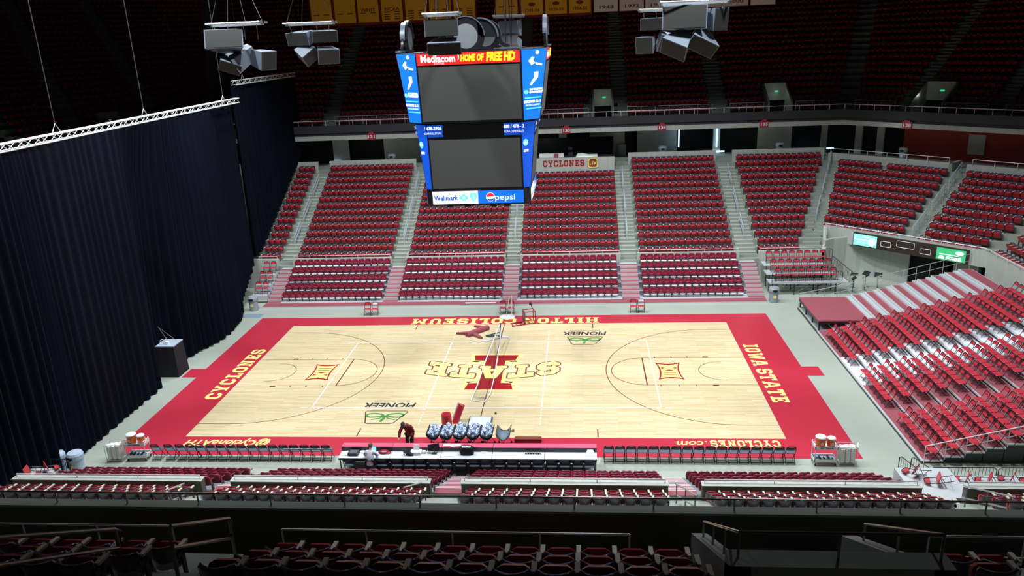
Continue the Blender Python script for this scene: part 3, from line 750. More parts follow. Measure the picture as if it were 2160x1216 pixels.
for p in PLS[:300]:
    if fst is None:
        t = fst = thing('stadium_seat', p[4], 'seat', p[:3], p[3], 'maroon plastic seats of the pull-out stands')
        pb.build('backrest', M['maroon'], t, True); pp.build('seat', M['maroon'], t); pl.build('support', M['iron'], t); pa.build('armrest', M['maroon'], t); pe.build('seat_glare_band', M['white'], t)
    else: dup(fst, p[:3], p[3], p[4])
mass('stadium_seats', merged([(pb, 0), (pp, 0), (pl, 1), (pa, 0), (pe, 2)]), [M['maroon'], M['iron'], M['white']], [p[:4] for p in PLS[300:]], 'rows of maroon plastic seats in the pull-out stand across the court', 'seats')
# ================================================================ CURTAINS AND TRUSSES
M['curtain'] = mat('navy_black_drape', (.0013, .0026, .0095), .9, var=.25, scale=.8, spec=.12)
def drape(name, label, path, ztop, hem, amp=.16, step=.09, m=None, cat='curtain', push=lambda y: 0):
    pts = []; L = 0
    for (a, b) in zip(path, path[1:]):
        d = math.hypot(b[0]-a[0], b[1]-a[1]); n = max(2, int(d/step))
        for i in range(n): t = i/n; pts.append((a[0]+(b[0]-a[0])*t, a[1]+(b[1]-a[1])*t, (b[0]-a[0])/d, (b[1]-a[1])/d))
    pts.append((*path[-1], pts[-1][2], pts[-1][3]))
    mb = MB(); rows = 7; V = []; n = len(pts)
    rnd = random.Random(3); ph = 0; P = []
    for i in range(n): ph += step*2*pi/(.52+.18*sin(i*.13)+.1*sin(i*.057)); P.append(ph)
    for side in (0, 1):
        for r in range(rows):
            t = r/(rows-1)
            for i, (x, y, dx, dy) in enumerate(pts):
                h = hem(x, y); zt = ztop(x, y); z = zt+(h-zt)*t
                a = amp*(.35+.65*t)*(1+.5*sin(i*.031+1))
                o = a*sin(P[i])+a*.35*sin(P[i]*.5+1+t)+.03*side
                z -= 0 if r < rows-1 else -.04*(1+sin(P[i]*.5))
                V.append((x+dy*o+push(y)*t**.5, y-dx*o, z))
    f = []
    for r in range(rows-1):
        for i in range(n-1):
            a = r*n+i; f.append((a, a+1, a+n+1, a+n)); o = rows*n; f.append((o+a+1, o+a, o+a+n, o+a+n+1))
    mb.add(V, f); o = mb.build(name, m or M['curtain'], None, True); return tag(o, label, cat)
hem1 = lambda x, y: .04 if y < 10.4 else .04+(y-10.4)*.62
drape('drape', 'huge navy black curtain closing off the left end of the arena', [(-18.5, -17), (-18.5, 8.5), (-19.0, 10.2), (-19.4, 11.2), (-19.45, 14.2)], lambda x, y: 14.32, hem1, push=lambda y: -1.25*math.exp(-((y-.1)/1.7)**4)-.5*math.exp(-((y-2.7)/1.2)**2)+.25*math.exp(-((y-6)/1.8)**2))
drape('drape', 'taller black curtain behind, hanging over the far-left seats', [(-20.25, 16.2), (-20.25, 29.8)], lambda x, y: 15.45, lambda x, y: 2.45+max(0, (y-17.2))*.5, .12)
def truss(name, label, a, b, w=.34, h=.3):
    t = thing(name, label, 'truss', a); a = Vector(a); b = Vector(b); d = (b-a); L = d.length; u = d.normalized(); s = Vector((-u.y, u.x, 0)).normalized(); up = Vector((0, 0, 1))
    ch = MB(); rg = MB()
    for i in (-1, 1):
        for j in (0, 1): ch.tube([s*(w/2*i)+up*(h*j), s*(w/2*i)+up*(h*j)+d], .035, 5)
    n = int(L/.55)
    for k in range(n+1):
        p = u*(L*k/n); rg.tube([p-s*w/2+up*h, p+s*w/2+up*h], .03, 4)
        if k < n:
            q = u*(L*(k+1)/n); e = 1 if k % 2 else -1
            rg.tube([p-s*w/2+up*(h if e > 0 else 0), q-s*w/2+up*(0 if e > 0 else h)], .02, 4)
            rg.tube([p+s*w/2+up*(h if e > 0 else 0), q+s*w/2+up*(0 if e > 0 else h)], .02, 4)
    ch.build('chord', M['white'], t); rg.build('rungs', M['white'], t); return t
t1 = truss('lighting_truss', 'long silver box truss carrying the nearer curtain', (-18.5, -17, 14.33), (-18.95, 14.3, 14.4))
truss('lighting_truss', 'short silver truss carrying the curtain over the far-left seats', (-20.25, 17.1, 15.46), (-20.25, 29.8, 15.5))
def cable(label, a, b, r=.022, br=.35):
    t = thing('hanging_cable', label, 'cable', a, 0, 'steel cables holding the truss')
    a = Vector(a); b = Vector(b)-a
    MB().tube([(0, 0, br), tuple(b)], r, 5).build('cable', M['darkrail'], t)
    MB().tube([(0, -.3, -.04), (0, 0, br), (0, .3, -.04)], r, 5).build('bridle', M['steel'], t)
for lab, y in (('nearest cable, holding the long truss at left', -6.0), ('middle cable holding the long truss', 1.6), ('cable holding the far end of the long truss', 11.6), ('front cable of the long truss outside the curtain bottom', -13)):
    cable(lab, (-18.7, y, 14.74), (-18.7, y, 31.8))
cable('cable holding the short truss behind', (-20.25, 18.8, 15.8), (-20.25, 18.8, 31.8))
# ================================================================ SCOREBOARD
M['sb_blue'] = mat('lit_blue_panel', (.005, .13, .72), .4, emit=.85, var=.25, scale=.8)
M['sb_blue2'] = mat('lit_deep_blue_panel', (.005, .07, .50), .4, emit=.75, var=.2, scale=1)
M['sb_red'] = mat('lit_red_panel', (.85, .02, .02), .4, emit=.75)
M['sb_white'] = mat('lit_white', (.95, .97, 1), .4, emit=1.0)
M['sb_yellow'] = mat('lit_yellow', (1, .80, .02), .4, emit=1.0)
M['sb_cyan'] = mat('lit_cyan', (.15, .62, .95), .4, emit=.9)
M['sb_teal'] = mat('lit_teal', (.1, .75, .8), .4, emit=.9)
M['sb_screen'] = mat('switched_off_screen', (.10, .108, .104), .55, var=.08, scale=30)
M['sb_frame'] = mat('scoreboard_frame_black', (.012, .012, .016), .4)
M['sb_side'] = mat('scoreboard_grey_side', (.26, .28, .30), .45, .2)
SBC = Vector((0.03, .4, 10.1))
sb = thing('centre_scoreboard', 'four-sided video scoreboard hanging over centre court with two dark screens', 'scoreboard', SBC)
def octr(hw, d): return [(-hw, -d), (hw, -d), (d, -hw), (d, hw), (hw, d), (-hw, d), (-d, hw), (-d, -hw)]
def frust(mb, r0, z0, r1, z1, m=0):
    v = [(x, y, z0) for x, y in r0]+[(x, y, z1) for x, y in r1]; n = len(r0)
    mb.add(v, [tuple(range(n-1, -1, -1)), tuple(range(n, 2*n))]+[(i, (i+1) % n, n+(i+1) % n, n+i) for i in range(n)], m)
SEC = [(0, .76, 2.33, 2.33, 2.62, 2.62), (.76, 4.05, 2.27, 2.27, 2.62, 2.93), (4.1, 7.35, 2.43, 2.43, 3.18, 3.6)]   # z0 z1 hw0 hw1 d0 d1
mb = MB()
for z0, z1, h0, h1, d0, d1 in SEC: frust(mb, octr(h0, d0), z0, octr(h1, d1), z1)
mb.box(-2.2, -2.4, 4.0, 2.2, 2.4, 4.12); mb.box(-2.3, -2.3, 7.35, 2.3, 2.3, 7.4)
mb.build('body', M['sb_frame'], sb)
def dz(z):
    for z0, z1, h0, h1, d0, d1 in SEC:
        if z <= z1+.02: return d0+(d1-d0)*(z-z0)/(z1-z0)
    return 3.6
def fp(k, x, z, off=.02):
    d = dz(z)+off; a = k*pi/2; X, Y = x, -d
    return (X*cos(a)-Y*sin(a), X*sin(a)+Y*cos(a), z)
def fquad(mb, k, x0, x1, z0, z1, off=.02, m=0): mb.poly([fp(k, x0, z0+.001, off), fp(k, x1, z0+.001, off), fp(k, x1, z1, off), fp(k, x0, z1, off)], m)
def fmtx(k, x, z, off=.05):
    # plane frame on face k: local x right, local y up along the slope
    o = Vector(fp(k, x, z, off)); ux = (Vector(fp(k, x+1, z, off))-o).normalized(); uy = (Vector(fp(k, x, z+.05, off))-o).normalized()
    n = ux.cross(uy); m = Matrix((ux, uy, n)).transposed().to_4x4(); m.translation = o; return m
for k in range(4):
    b = MB(); fquad(b, k, -2.38, 2.38, 4.2, 6.72); b.build('upper_screen', M['sb_screen'], sb)
    b = MB(); fquad(b, k, -2.22, 2.22, .86, 3.28); b.build('lower_screen', M['sb_screen'], sb)
    b = MB(); fquad(b, k, -1.45, 1.4, 3.42, 3.98); b.build('statistics_display', M['sb_frame'], sb)
    rp = MB(); fquad(rp, k, -2.4, 2.4, 6.80, 7.32); rp = rp.build('top_sponsor_panel', M['sb_red'], sb)
    text('Mediacom', M['sb_white'], rp, fmtx(k, -1.4, 7.07), .46, bold=.012, width=1.62)
    text('HOME OF', M['sb_yellow'], rp, fmtx(k, .18, 7.06), .40, bold=.02, shear=.2, width=1.1)
    text('FREE HD', M['sb_yellow'], rp, fmtx(k, 1.5, 7.07), .52, bold=.03, shear=.2, width=1.36)
    text('D I G I T A L', M['sb_white'], rp, fmtx(k, -1.35, 6.86), .09)
    b = MB(); pts = [fp(k, -.5+.1*cos(t), 7.14+.17*sin(t), .05) for t in [R(-60+20*i) for i in range(7)]]+[fp(k, -.5+.05*cos(t), 7.14+.15*sin(t), .05) for t in [R(60-20*i) for i in range(7)]]
    b.poly(pts); b.build('emblem', M['sb_white'], rp)
    wp = MB(); fquad(wp, k, -2.28, 0, .06, .7); wp = wp.build('left_sponsor_panel', M['sb_white'], sb)
    text('Wellmark.', M['sb_blue2'], wp, fmtx(k, -1.58, .36), .36, bold=.012, width=1.25)
    b = MB()
    for q in ((-.80, .20, -.62, .56), (-.92, .29, -.50, .47)): b.poly([fp(k, q[0], q[1], .05), fp(k, q[2], q[1], .05), fp(k, q[2], q[3], .05), fp(k, q[0], q[3], .05)])
    b.poly([fp(k, x, z, .05) for x, z in ((-.4, .6), (-.06, .6), (-.05, .36), (-.22, .14), (-.41, .36))])
    b.poly([fp(k, -.71+.07*cos(t), .38+.07*sin(t), .06) for t in [2*pi*i/12 for i in range(12)]], 1)
    b.poly([fp(k, x, z, .06) for x, z in ((-.25, .52), (-.2, .52), (-.18, .24), (-.24, .3))], 1)
    b.build('emblem', [M['sb_cyan'], M['sb_white']], wp)
    pp_ = MB(); fquad(pp_, k, 0, 2.28, .06, .7); pp_ = pp_.build('right_sponsor_panel', M['sb_blue'], sb)
    text('pepsi', M['sb_white'], pp_, fmtx(k, 1.35, .36), .42, width=.98)
    b = MB(); c0 = (.62, .38); r = .22
    b.poly([fp(k, c0[0]+r*cos(t), c0[1]+r*sin(t), .045) for t in [2*pi*i/20 for i in range(20)]], 0)
    b.poly([fp(k, c0[0]+r*.93*cos(t), c0[1]+r*.93*sin(t), .05) for t in [R(10+17*i) for i in range(11)]]+[fp(k, c0[0], c0[1]+.03, .05)], 1)
    b.poly([fp(k, c0[0]+r*.93*cos(t), c0[1]+r*.93*sin(t), .05) for t in [R(-20-15*i) for i in range(10)]]+[fp(k, c0[0], c0[1]-.1, .05)], 2)
    b.build('emblem', [M['sb_white'], M['sb_red'], M['sb_blue2']], pp_)
    # blue corner panels
    def cp(k, t, z, off=.02):
        for z0, z1, h0, h1, d0, d1 in SEC:
            if z <= z1+.02: f = (z-z0)/(z1-z0); h = h0+(h1-h0)*f; d = d0+(d1-d0)*f; break
        x = h+(d-h)*t; y = -(d-(d-h)*t); x += off*.7; y -= off*.7; a = k*pi/2
        return (x*cos(a)-y*sin(a), x*sin(a)+y*cos(a), z)
    def cmtx(k, t, z, off=.05):
        o = Vector(cp(k, t, z, off)); ux = (Vector(cp(k, t+.1, z, off))-o).normalized(); uy = (Vector(cp(k, t, z+.05, off))-o).normalized()
        n = ux.cross(uy); uy = n.cross(ux); m = Matrix((ux, uy, n)).transposed().to_4x4(); m.translation = o; return m
    u = MB(); u.poly([cp(k, .03, 4.13), cp(k, .97, 4.13), cp(k, .99, 7.33), cp(k, .03, 7.33)]); u = u.build('upper_corner_panel', M['sb_blue'], sb)
    def cpoly(b, pts, off=.045, m=0): b.poly([cp(k, t, z, off) for t, z in pts], m)
    b = MB()
    cpoly(b, [(.62+.07*cos(t), 7.18+.09*sin(t)) for t in [2*pi*i/10 for i in range(10)]])
    cpoly(b, [(.28, 6.82), (.42, 7.0), (.52, 6.98), (.46, 6.86), (.54, 6.72), (.40, 6.62)]); cpoly(b, [(.56, 6.74), (.84, 6.66), (.84, 6.58), (.58, 6.64)])
    cpoly(b, [(.52, 6.3), (.70, 6.32), (.70, 6.05), (.5, 5.82), (.42, 5.7), (.34, 5.72), (.44, 5.95), (.54, 6.05)])
    b.build('athlete_figure', M['sb_white'], u)
    b = MB(); cpoly(b, [(.17+.1*cos(t), 5.42+.1*sin(t)) for t in [2*pi*i/12 for i in range(12)]]); b.build('emblem', M['sb_cyan'], u)
    cpoly(b2 := MB(), [(.10, 5.12), (.92, 5.12), (.92, 5.17), (.10, 5.17)]); cpoly(b2, [(.16, 4.62), (.98, 4.62), (.98, 4.67), (.16, 4.67)]); b2.build('stripes', M['sb_teal'], u)
    text('2014 VOLLEYBALL', M['sb_white'], u, cmtx(k, .64, 5.52), .13, bold=.004, width=.85); text('CHAMPIONSHIP', M['sb_white'], u, cmtx(k, .64, 5.39), .14, bold=.006, width=.85)
    text('DECEMBER 12-13', M['sb_white'], u, cmtx(k, .48, 4.96), .17, bold=.005, width=1.05); text('HILTON COLISEUM', M['sb_white'], u, cmtx(k, .5, 4.80), .11, width=.9)
    l = MB(); l.poly([cp(k, .05, .8), cp(k, .95, .8), cp(k, .97, 4.0), cp(k, .05, 4.0)]); l = l.build('lower_corner_panel', M['sb_blue2'], sb)
    b = MB(); cpoly(b, [(.3+.2*cos(t), 3.02+.17*sin(t)) for t in [2*pi*i/14 for i in range(14)]]); b.build('emblem', M['sb_cyan'], l)
    cpoly(b2 := MB(), [(.12, 2.98), (.48, 2.98), (.48, 3.04), (.12, 3.04)], .05); b2.build('stripe', M['sb_white'], l)
    text('LIVE', M['sb_white'], l, cmtx(k, .34, 2.62), .15, bold=.01, width=.3)
    # phone strip wraps round the corner
    b = MB(); b.poly([fp(k, 1.45, 3.42, .03), fp(k, 2.27, 3.42, .03), fp(k, 2.27, 4.0, .03), fp(k, 1.45, 4.0, .03)]); b.poly([cp(k, 0, 3.42, .03), cp(k, .97, 3.42, .03), cp(k, .97, 4.0, .03), cp(k, 0, 4.0, .03)])
    b = b.build('right_telephone_strip', M['sb_blue2'], sb); c_ = MB(); c_.poly([fp(k, -2.27, 3.42, .03), fp(k, -1.5, 3.42, .03), fp(k, -1.5, 4.0, .03), fp(k, -2.27, 4.0, .03)]); c_ = c_.build('left_telephone_strip', M['sb_blue2'], sb)
    text('888 / 478 - 2', M['sb_white'], b, fmtx(k, 1.95, 3.84, .06), .22, bold=.006, width=.98); text('NCAA.COM/VOLLEY', M['sb_white'], b, fmtx(k, 1.95, 3.6, .06), .16, width=.98)
    text('/ 478-2925', M['sb_white'], c_, fmtx(k, -1.98, 3.84, .06), .22, bold=.006, width=.86); text('COM/VOLLEYBALL', M['sb_white'], c_, fmtx(k, -1.98, 3.6, .06), .14, width=.86)
    # swoosh plate on top of each side
    T = Matrix.Rotation(k*pi/2, 4, 'Z') @ Matrix.Translation((0, -3.45, 7.4))
    g = MB(); g.T = T
    def rib(cx, cz, r0, r1, a0, a1, n=22, y0=-.06, y1=.06, mm=0):
        O = [(cx+r1*cos(a0+(a1-a0)*i/n), cz+r1*sin(a0+(a1-a0)*i/n)) for i in range(n+1)]; I = [(cx+r0*cos(a0+(a1-a0)*i/n), cz+r0*sin(a0+(a1-a0)*i/n)) for i in range(n+1)]
        for i in range(n):
            q = [O[i], O[i+1], I[i+1], I[i]]
            g.hull8([(x, y0, z) for x, z in q], [(x, y1, z) for x, z in q], mm)
    rib(-.05, .62, .56, .86, R(-90), R(270)); rib(.55, .55, .1, .86, R(95), R(0), mm=0)
    rib(1.95, .62, .42, .60, R(180), R(270)); rib(.6, .55, .80, .86, R(0), R(95), y0=-.12, y1=.12, mm=1); rib(-.05, .62, .84, .88, R(0), R(180), y0=-.1, y1=.1, mm=1)
    g.T = T; g.box(-.9, -.05, -.0, 1.2, .05, .1); g.box(1.5, -.2, 0, 2.3, .1, .08, 1)
    g.build('swoosh_crest', [M['sb_frame'], M['fold_pad']], sb)
    g = MB(); g.T = T; g.lathe([(.55, -.07), (.55, .07)], n=24); 
    for i, v in enumerate(g.v):
        p = T.inverted() @ Vector(v); g.v[i] = tuple(T @ Vector((p.x-.05, p.z, p.y+.62)))
    g.build('crest_disc', M['sb_side'], sb)
b = MB()
for x, y in ((-1.6, -1.6), (1.6, -1.6), (1.6, 1.6), (-1.6, 1.6)):
    b.tube([(x, y, 7.4), (x*.8, y*.8, 21.7)], .025, 5); b.tube([(x, y, 7.4), (x*1.4, y*1.4, 21.7)], .015, 4)
b.build('suspension_cables', M['black'], sb)
b = MB()
for x in (-1.5, -.6, .7, 1.4): b.box(x-.15, -2.3, -.18, x+.15, -2.0, 0)
b.build('underside_speakers', M['black'], sb)
# ================================================================ SPEAKER CLUSTERS
M['spk'] = mat('grey_painted_cabinet', (.16, .19, .24), .45, var=.12, scale=2)
M['grille'] = mat('dark_speaker_grille', (.022, .022, .02), .7, var=.1)
def cabinet(t, c, w0, w1, h, d, rz=0, pitch=0, roll=0, name='cabinet'):
    """horn cabinet: wide mouth (w0) at -y, narrow tail (w1)"""
    mb = MB(); mb.T = Matrix.Translation(c) @ Matrix.Rotation(rz, 4, 'Z') @ Matrix.Rotation(roll, 4, 'Y') @ Matrix.Rotation(pitch, 4, 'X')
    b_ = [(-w0/2, -d/2, -h/2), (w0/2, -d/2, -h/2), (w1/2, d/2, -h/2*.8), (-w1/2, d/2, -h/2*.8)]; t_ = [(x, y, -z) for x, y, z in b_]
    mb.hull8(b_, t_); o = mb.build(name, M['spk'], t)
    g = MB(); g.T = mb.T; g.box(-w0/2*.94, -d/2-.02, -h/2*.92, w0/2*.94, -d/2, h/2*.92); g.build('grille', M['grille'], o)
def cluster(label, c, beam, cabs, yb=0):
    t = thing('speaker_cluster', label, 'speakers', c, 0, 'speaker clusters hung around the scoreboard')
    b = MB(); w = beam/2
    b.box(-w, -.08, 1.12, w, .08, 1.3); b.box(-w, -.5, 1.2, -w+.1, .5, 1.3); b.box(w-.1, -.5, 1.2, w, .5, 1.3)
    for y in (-.5, .5): b.tube([(-w, y, 1.25), (w, y, 1.25)], .04, 5)
    b.build('beam', M['steel'], t)
    b = MB()
    for x in (-w+.05, -w/3, w/3, w-.05): b.tube([(x, 0, 1.3), (x*.35, .1, 3.4), (x*.1, .1, 12)], .012, 4)
    for x in (-w*.8, -w*.3, w*.3, w*.8): b.tube([(x, -.2, 1.15), (x*.95, -.1, .5)], .018, 4)
    b.build('rigging', M['darkrail'], t)
    for q in cabs: cabinet(t, *q)
    return t
cluster('front-left speaker cluster, four slanted grey cabinets on a beam', (-10.35, -4, 17.85), 2.5,
        [((-.5, -.2, .45), 1.7, .9, .85, 1.0, R(10), R(-18)), ((-.1, .3, -.25), 1.3, .7, .7, 1.2, R(-50), R(30), R(10)), ((.95, .1, -.35), .85, .6, .85, .9, R(60), R(12)), ((-.55, -.2, -.5), 1.0, .6, .5, .9, R(35), R(25), R(20))])
cluster('back-left speaker cluster, smaller, in front of the yellow banners', (-9.6, 4, 17.95), 2.75,
        [((-.5, 0, .5), 1.6, 1.0, .7, .9, R(-25), R(12)), ((.7, .1, .55), 1.4, 1.0, .6, .9, R(20), R(8)), ((-.35, -.2, -.35), .95, .7, .75, 1.0, R(35), R(30), R(-35)), ((.75, 0, -.45), 1.2, .8, .8, 1.0, R(30), R(15))])
cluster('centre speaker cluster hanging in front of the scoreboard top', (-.8, -4.6, 17.85), 1.6,
        [((0, 0, .62), 1.5, 1.1, .72, .9, 0, R(-4)), ((.08, -.1, -.1), 1.5, 1.0, .55, .8, 0, R(20))])
cluster('speaker cluster mostly hidden behind the scoreboard crest', (1.3, 5, 17.9), 1.7, [((0, 0, .6), 1.3, 1.0, .8, .9, pi, R(5)), ((0, 0, -.2), 1.3, .9, .6, .9, pi, R(20))])
cluster('front-right speaker cluster, nearest and largest of the right pair', (10.1, -4, 17.9), 3.0,
        [((-.35, 0, .55), 1.9, 1.1, 1.0, 1.0, R(-12), R(-8)), ((.85, .1, .5), .9, .6, .95, .9, R(40), R(5)), ((-.6, -.1, -.45), 1.2, .6, .8, 1.1, R(-25), R(32), R(22)), ((.35, 0, -.35), 1.3, .6, .7, 1.1, R(15), R(35), R(25))])
cluster('back-right speaker cluster, partly behind the larger right one', (9.6, 4, 17.85), 2.6,
        [((-.35, 0, .55), 1.6, 1.1, .6, .9, R(-10), R(6)), ((-.85, 0, -.5), .95, .7, .85, .9, R(-20), R(8)), ((.15, 0, -.4), 1.0, .6, .9, 1.0, R(15), R(20), R(12))])
# ================================================================ BANNERS
M['ban_y'] = mat('gold_banner_cloth', (.80, .42, .02), .8, var=.06); M['ban_w'] = mat('white_banner_cloth', (.75, .74, .66), .8, var=.05); M['ban_r'] = mat('banner_dark_red_edge', (.16, .01, .01), .8)
M['ban_t'] = mat('banner_dark_lettering', (.16, .05, .01), .8)
names = [(-17.15, 'y', ''), (-15.05, 'y', ''), (-13.0, 'y', 'WNIT'), (-10.9, 'y', 'NCAA'), (-8.8, 'y', 'l'), (-6.7, 'y', 'l'), (-4.6, 'y', 'l'), (1.05-2.0, 'y', ''), (1.2, 'y', '1991-94'), (3.25, 'y', '1970-03'), (5.25, 'y', '1954-55'), (7.45, 'w', '1948'), (9.6, 'w', '1972'), (11.75, 'w', '1972'), (13.9, 'w', '1991'), (16.05, 'w', '1992'), (18.2, 'w', '2000'), (20.4, 'w', '')]
nice = {'y': 'gold championship banner', 'w': 'white retired-number banner'}
cnt = {'y': 0, 'w': 0}
for x, kd, tx in names:
    cnt[kd] += 1; tot = 11 if kd == 'y' else 7
    t = thing('hanging_banner', '%s, %s from left in the row over the upper bowl' % (nice[kd], ORD[cnt[kd]]), 'banner', (x, 30, 19.75), 0, 'banners above the far upper bowl')
    hw = .92 if kd == 'y' else 1.0
    b = MB(); b.box(-hw-.12, .01, -.22, hw+.12, .04, 3.2) if kd == 'y' else b.box(-hw-.04, .01, -.05, hw+.04, .04, 3.2); b.build('border', M['ban_r'], t)
    b = MB(); b.box(-hw, -.02, 0, hw, .01, 3.2); b.build('cloth', M['ban_'+kd], t)
    fm = Matrix.Translation((0, -.03, 0)) @ Matrix.Rotation(pi/2, 4, 'X')
    def T_(s, z, sz, w=None): text(s, M['ban_t'], t, Matrix.Translation((0, 0, z)) @ fm, sz, bold=.008, width=w)
    if tx in ('WNIT', 'NCAA'): T_(tx, .98, .42, 1.3)
    elif tx and tx != 'l': T_(tx, .35, .36, 1.2)
    b = MB()
    nl = {'': 1, 'WNIT': 1, 'NCAA': 4, 'l': 4}.get(tx, 0)
    if tx in ('', 'WNIT', 'NCAA', 'l') and kd == 'y':
        for i in range(nl):
            for sx in (-1, 1): b.box(sx*.45-.25, -.028, .72-.19*i, sx*.45+.25, -.02, .80-.19*i)
    elif kd == 'y': b.lathe([(.3, -.004), (.3, .004)], n=14); b.v = [(vx, -.025+vz, .85+vy*.5) for vx, vy, vz in b.v]
    if b.v: b.build('printed_lines', M['ban_t'], t)
# ================================================================ RAILS AND SIGNS
def rail_along(name, label, cat, pts, post_h, mids, r=.022, m='rail', step=1.25, base=0, group=None):
    """handrail following pts (top rail positions); posts drop post_h; mids: list of drops for lower rails"""
    t = thing(name, label, cat, pts[0], 0, group); o = Vector(pts[0]); P = [Vector(p)-o for p in pts]
    MB().tube(P, r, 6).build('top_rail', M[m], t)
    for d in mids: MB().tube([p-Vector((0, 0, d)) for p in P], r*.85, 6).build('lower_rail', M[m], t)
    tot = sum((b-a).length for a, b in zip(P, P[1:])); 
    for a, b in zip(P, P[1:]):
        L = (b-a).length; n = max(1, round(L/step))
        for i in range(n+1):
            if i == n and b is not P[-1]: continue
            q = a+(b-a)*(i/n); MB().tube([q, q-Vector((0, 0, post_h))], r*.85, 5).build('post', M[m], t)
    return t
for i, (a, b) in enumerate(FW):
    if i == 5: b = 22.7
    if i == 0: a = -20
    rail_along('guard_rail', 'white rail on the low wall, %s section from the left across the court' % ORD[i+1], 'rail', [(a+.1, 16.32, 2.52), (b-.1, 16.32, 2.52)], .2, [], .02, step=1.3, group='rails on the low wall across the court')
rail_along('guard_rail', 'white rail climbing the wall corner and running above the ribbon board', 'rail', [(22.75, 16.35, 2.6), (23.4, 18.45, 3.8), (31.15, 10.65, 3.8), (31.15, -4, 3.8)], .2, [], .03, step=1.3)
for i, (a, b) in enumerate([(-16.9, -9.3), (-8.15, -.55), (.62, 8.1), (9.3, 16.8), (18.3, 26)]):
    rail_along('guard_rail', 'white rail on the near low wall, %s from the left' % ORD[i+1], 'rail', [(a+.1, -15.42, 2.66), (b-.1, -15.42, 2.66)], .18, [], .022, step=2.2, group='rails on the near low wall')
lp = loop(28.1)
rail_along('balcony_rail', 'long white railing along the balcony edge under the upper bowl', 'rail', [(x, y, 11.62) for x, y in [(-lp[2][0], 28.1), lp[2], lp[3]]], .42, [], .028, step=1.24)
rail_along('balcony_rail', 'white railing along the dark balcony corner above the long curtain', 'rail', [(x, y, 11.62) for x, y in [lp[0], lp[1]]], .42, [], .028, step=1.24)
def frail(i, pts, where): rail_along('row_rail', 'white two-bar rail before the %s upper seat block' % where, 'rail', pts, .8, [.42], .024, step=1.28, group='rails in front of the upper seat blocks')
UB = [((-17.15, -9.4), 'far-left'), ((-8.28, -.6), 'hidden middle-left'), ((.5, 5.9), 'centre'), ((9.3, 16.7), 'right-of-centre'), ((18.2, 21.1), 'short right'), ((23.8, 26.6), 'last straight')]
for i, ((a, b), w) in enumerate(UB): frail(i, [(a, 30.62, 11.75), (b, 30.62, 11.75)], w)
s0 = KX(30.62)+30.62
for i, ((a, b), w) in enumerate([((-1.1, 2.3), 'corner-left'), ((6.2, 9.3), 'corner-middle'), ((10.5, 14.5), 'corner-right')]):
    p, q = UD(a, s0), UD(b, s0); frail(i, [(*p, 11.75), (*q, 11.75)], w)
# aisle handrails in the lower bowl: three short double rails per aisle
def aisle_rail(label, fn, k0, k1, m='rail', grp='handrails in the far aisles'):
    t = thing('aisle_handrail', label, 'rail', fn(k0, 0), 0, grp); o = Vector(fn(k0, 0))
    for dz_ in (.55, .9): MB().tube([Vector(fn(k, dz_))-o for k in (k0, k1)], .034, 5).build('bar', M[m], t)
    for k in (k0, (k0+k1)/2, k1): MB().tube([Vector(fn(k, 0))-o, Vector(fn(k, .9))-o], .022, 5).build('post', M[m], t)
M['railb'] = mat('bluish_galvanised_rail', (.60, .72, .85), .4, .3, var=.04)
for ai, (cx, off) in enumerate([(-17.75, 0), (-8.85, 0), (-.05, 0), (8.65, 0), (17.4, 0)]):
    for ri, (k0, k1) in enumerate(((1.8, 3.9), (5.0, 7.6), (8.7, 11.2))):
        aisle_rail('%s handrail up the %s far aisle from the left' % (('lower', 'middle', 'upper')[ri], ORD[ai+1]), lambda k, h, cx=cx: (cx, 17.2+.8*k, 1.9+.4*k+h), k0, k1, 'railb')
for ri, (k0, k1) in enumerate(((3.6, 6), (7, 9.4), (10.2, 12.6))):
    aisle_rail('%s handrail in the bending aisle at the corner' % ('lower', 'middle', 'upper')[ri], lambda k, h: (XB(17.2+.8*k), 17.2+.8*k, 1.9+.4*k+h), k0, k1, 'railb')
    def f9(k, h):
        s = SROW(17.2+.8*k); x, y = UD(9.4, s); return (x, y, 1.9+.4*k+h)
    aisle_rail('%s handrail in the corner aisle above the ribbon board' % ('lower', 'middle', 'upper')[ri], f9, k0, k1, 'railb')
a, b = UD(-.9, 53.4), UD(8.5, 53.4); rail_along('guard_rail', 'white rail on the top wall left of the corner aisle', 'rail', [(*a, 8.08), (*b, 8.08)], .42, [], .025, step=1.5)
a, b = UD(10.1, 53.4), UD(16, 53.4); rail_along('guard_rail', 'white rail on the top wall right of the corner aisle', 'rail', [(*a, 8.08), (*b, 8.08)], .42, [], .025, step=1.5)
# section number signs on the balcony band
M['sign_m'] = mat('maroon_sign', (.34, .02, .05), .5, emit=.05)
def secsign(num, loc, rz):
    t = thing('section_sign', 'small maroon section sign numbered %s on the balcony band' % num, 'sign', loc, rz, 'section signs along the balcony')
    b = MB(); b.box(-.36, -.05, -.24, .36, 0, .3); b.prism([(-.2, -.05), (.2, -.05), (.2, 0), (-.2, 0)], .3, .42); b.build('plate', M['sign_m'], t)
    text(num, M['whitep'], t, Matrix.Translation((0, -.06, .02)) @ Matrix.Rotation(pi/2, 4, 'X'), .36, bold=.01, width=.58)
for num, x in (('131', -13.2), ('133', 3.95), ('134', 12.1), ('135', 20.6)): secsign(num, (x, 27.98, 10.14), 0)
q = UD(4.6, 55.02); secsign('138', (*q, 10.14), -pi/4)
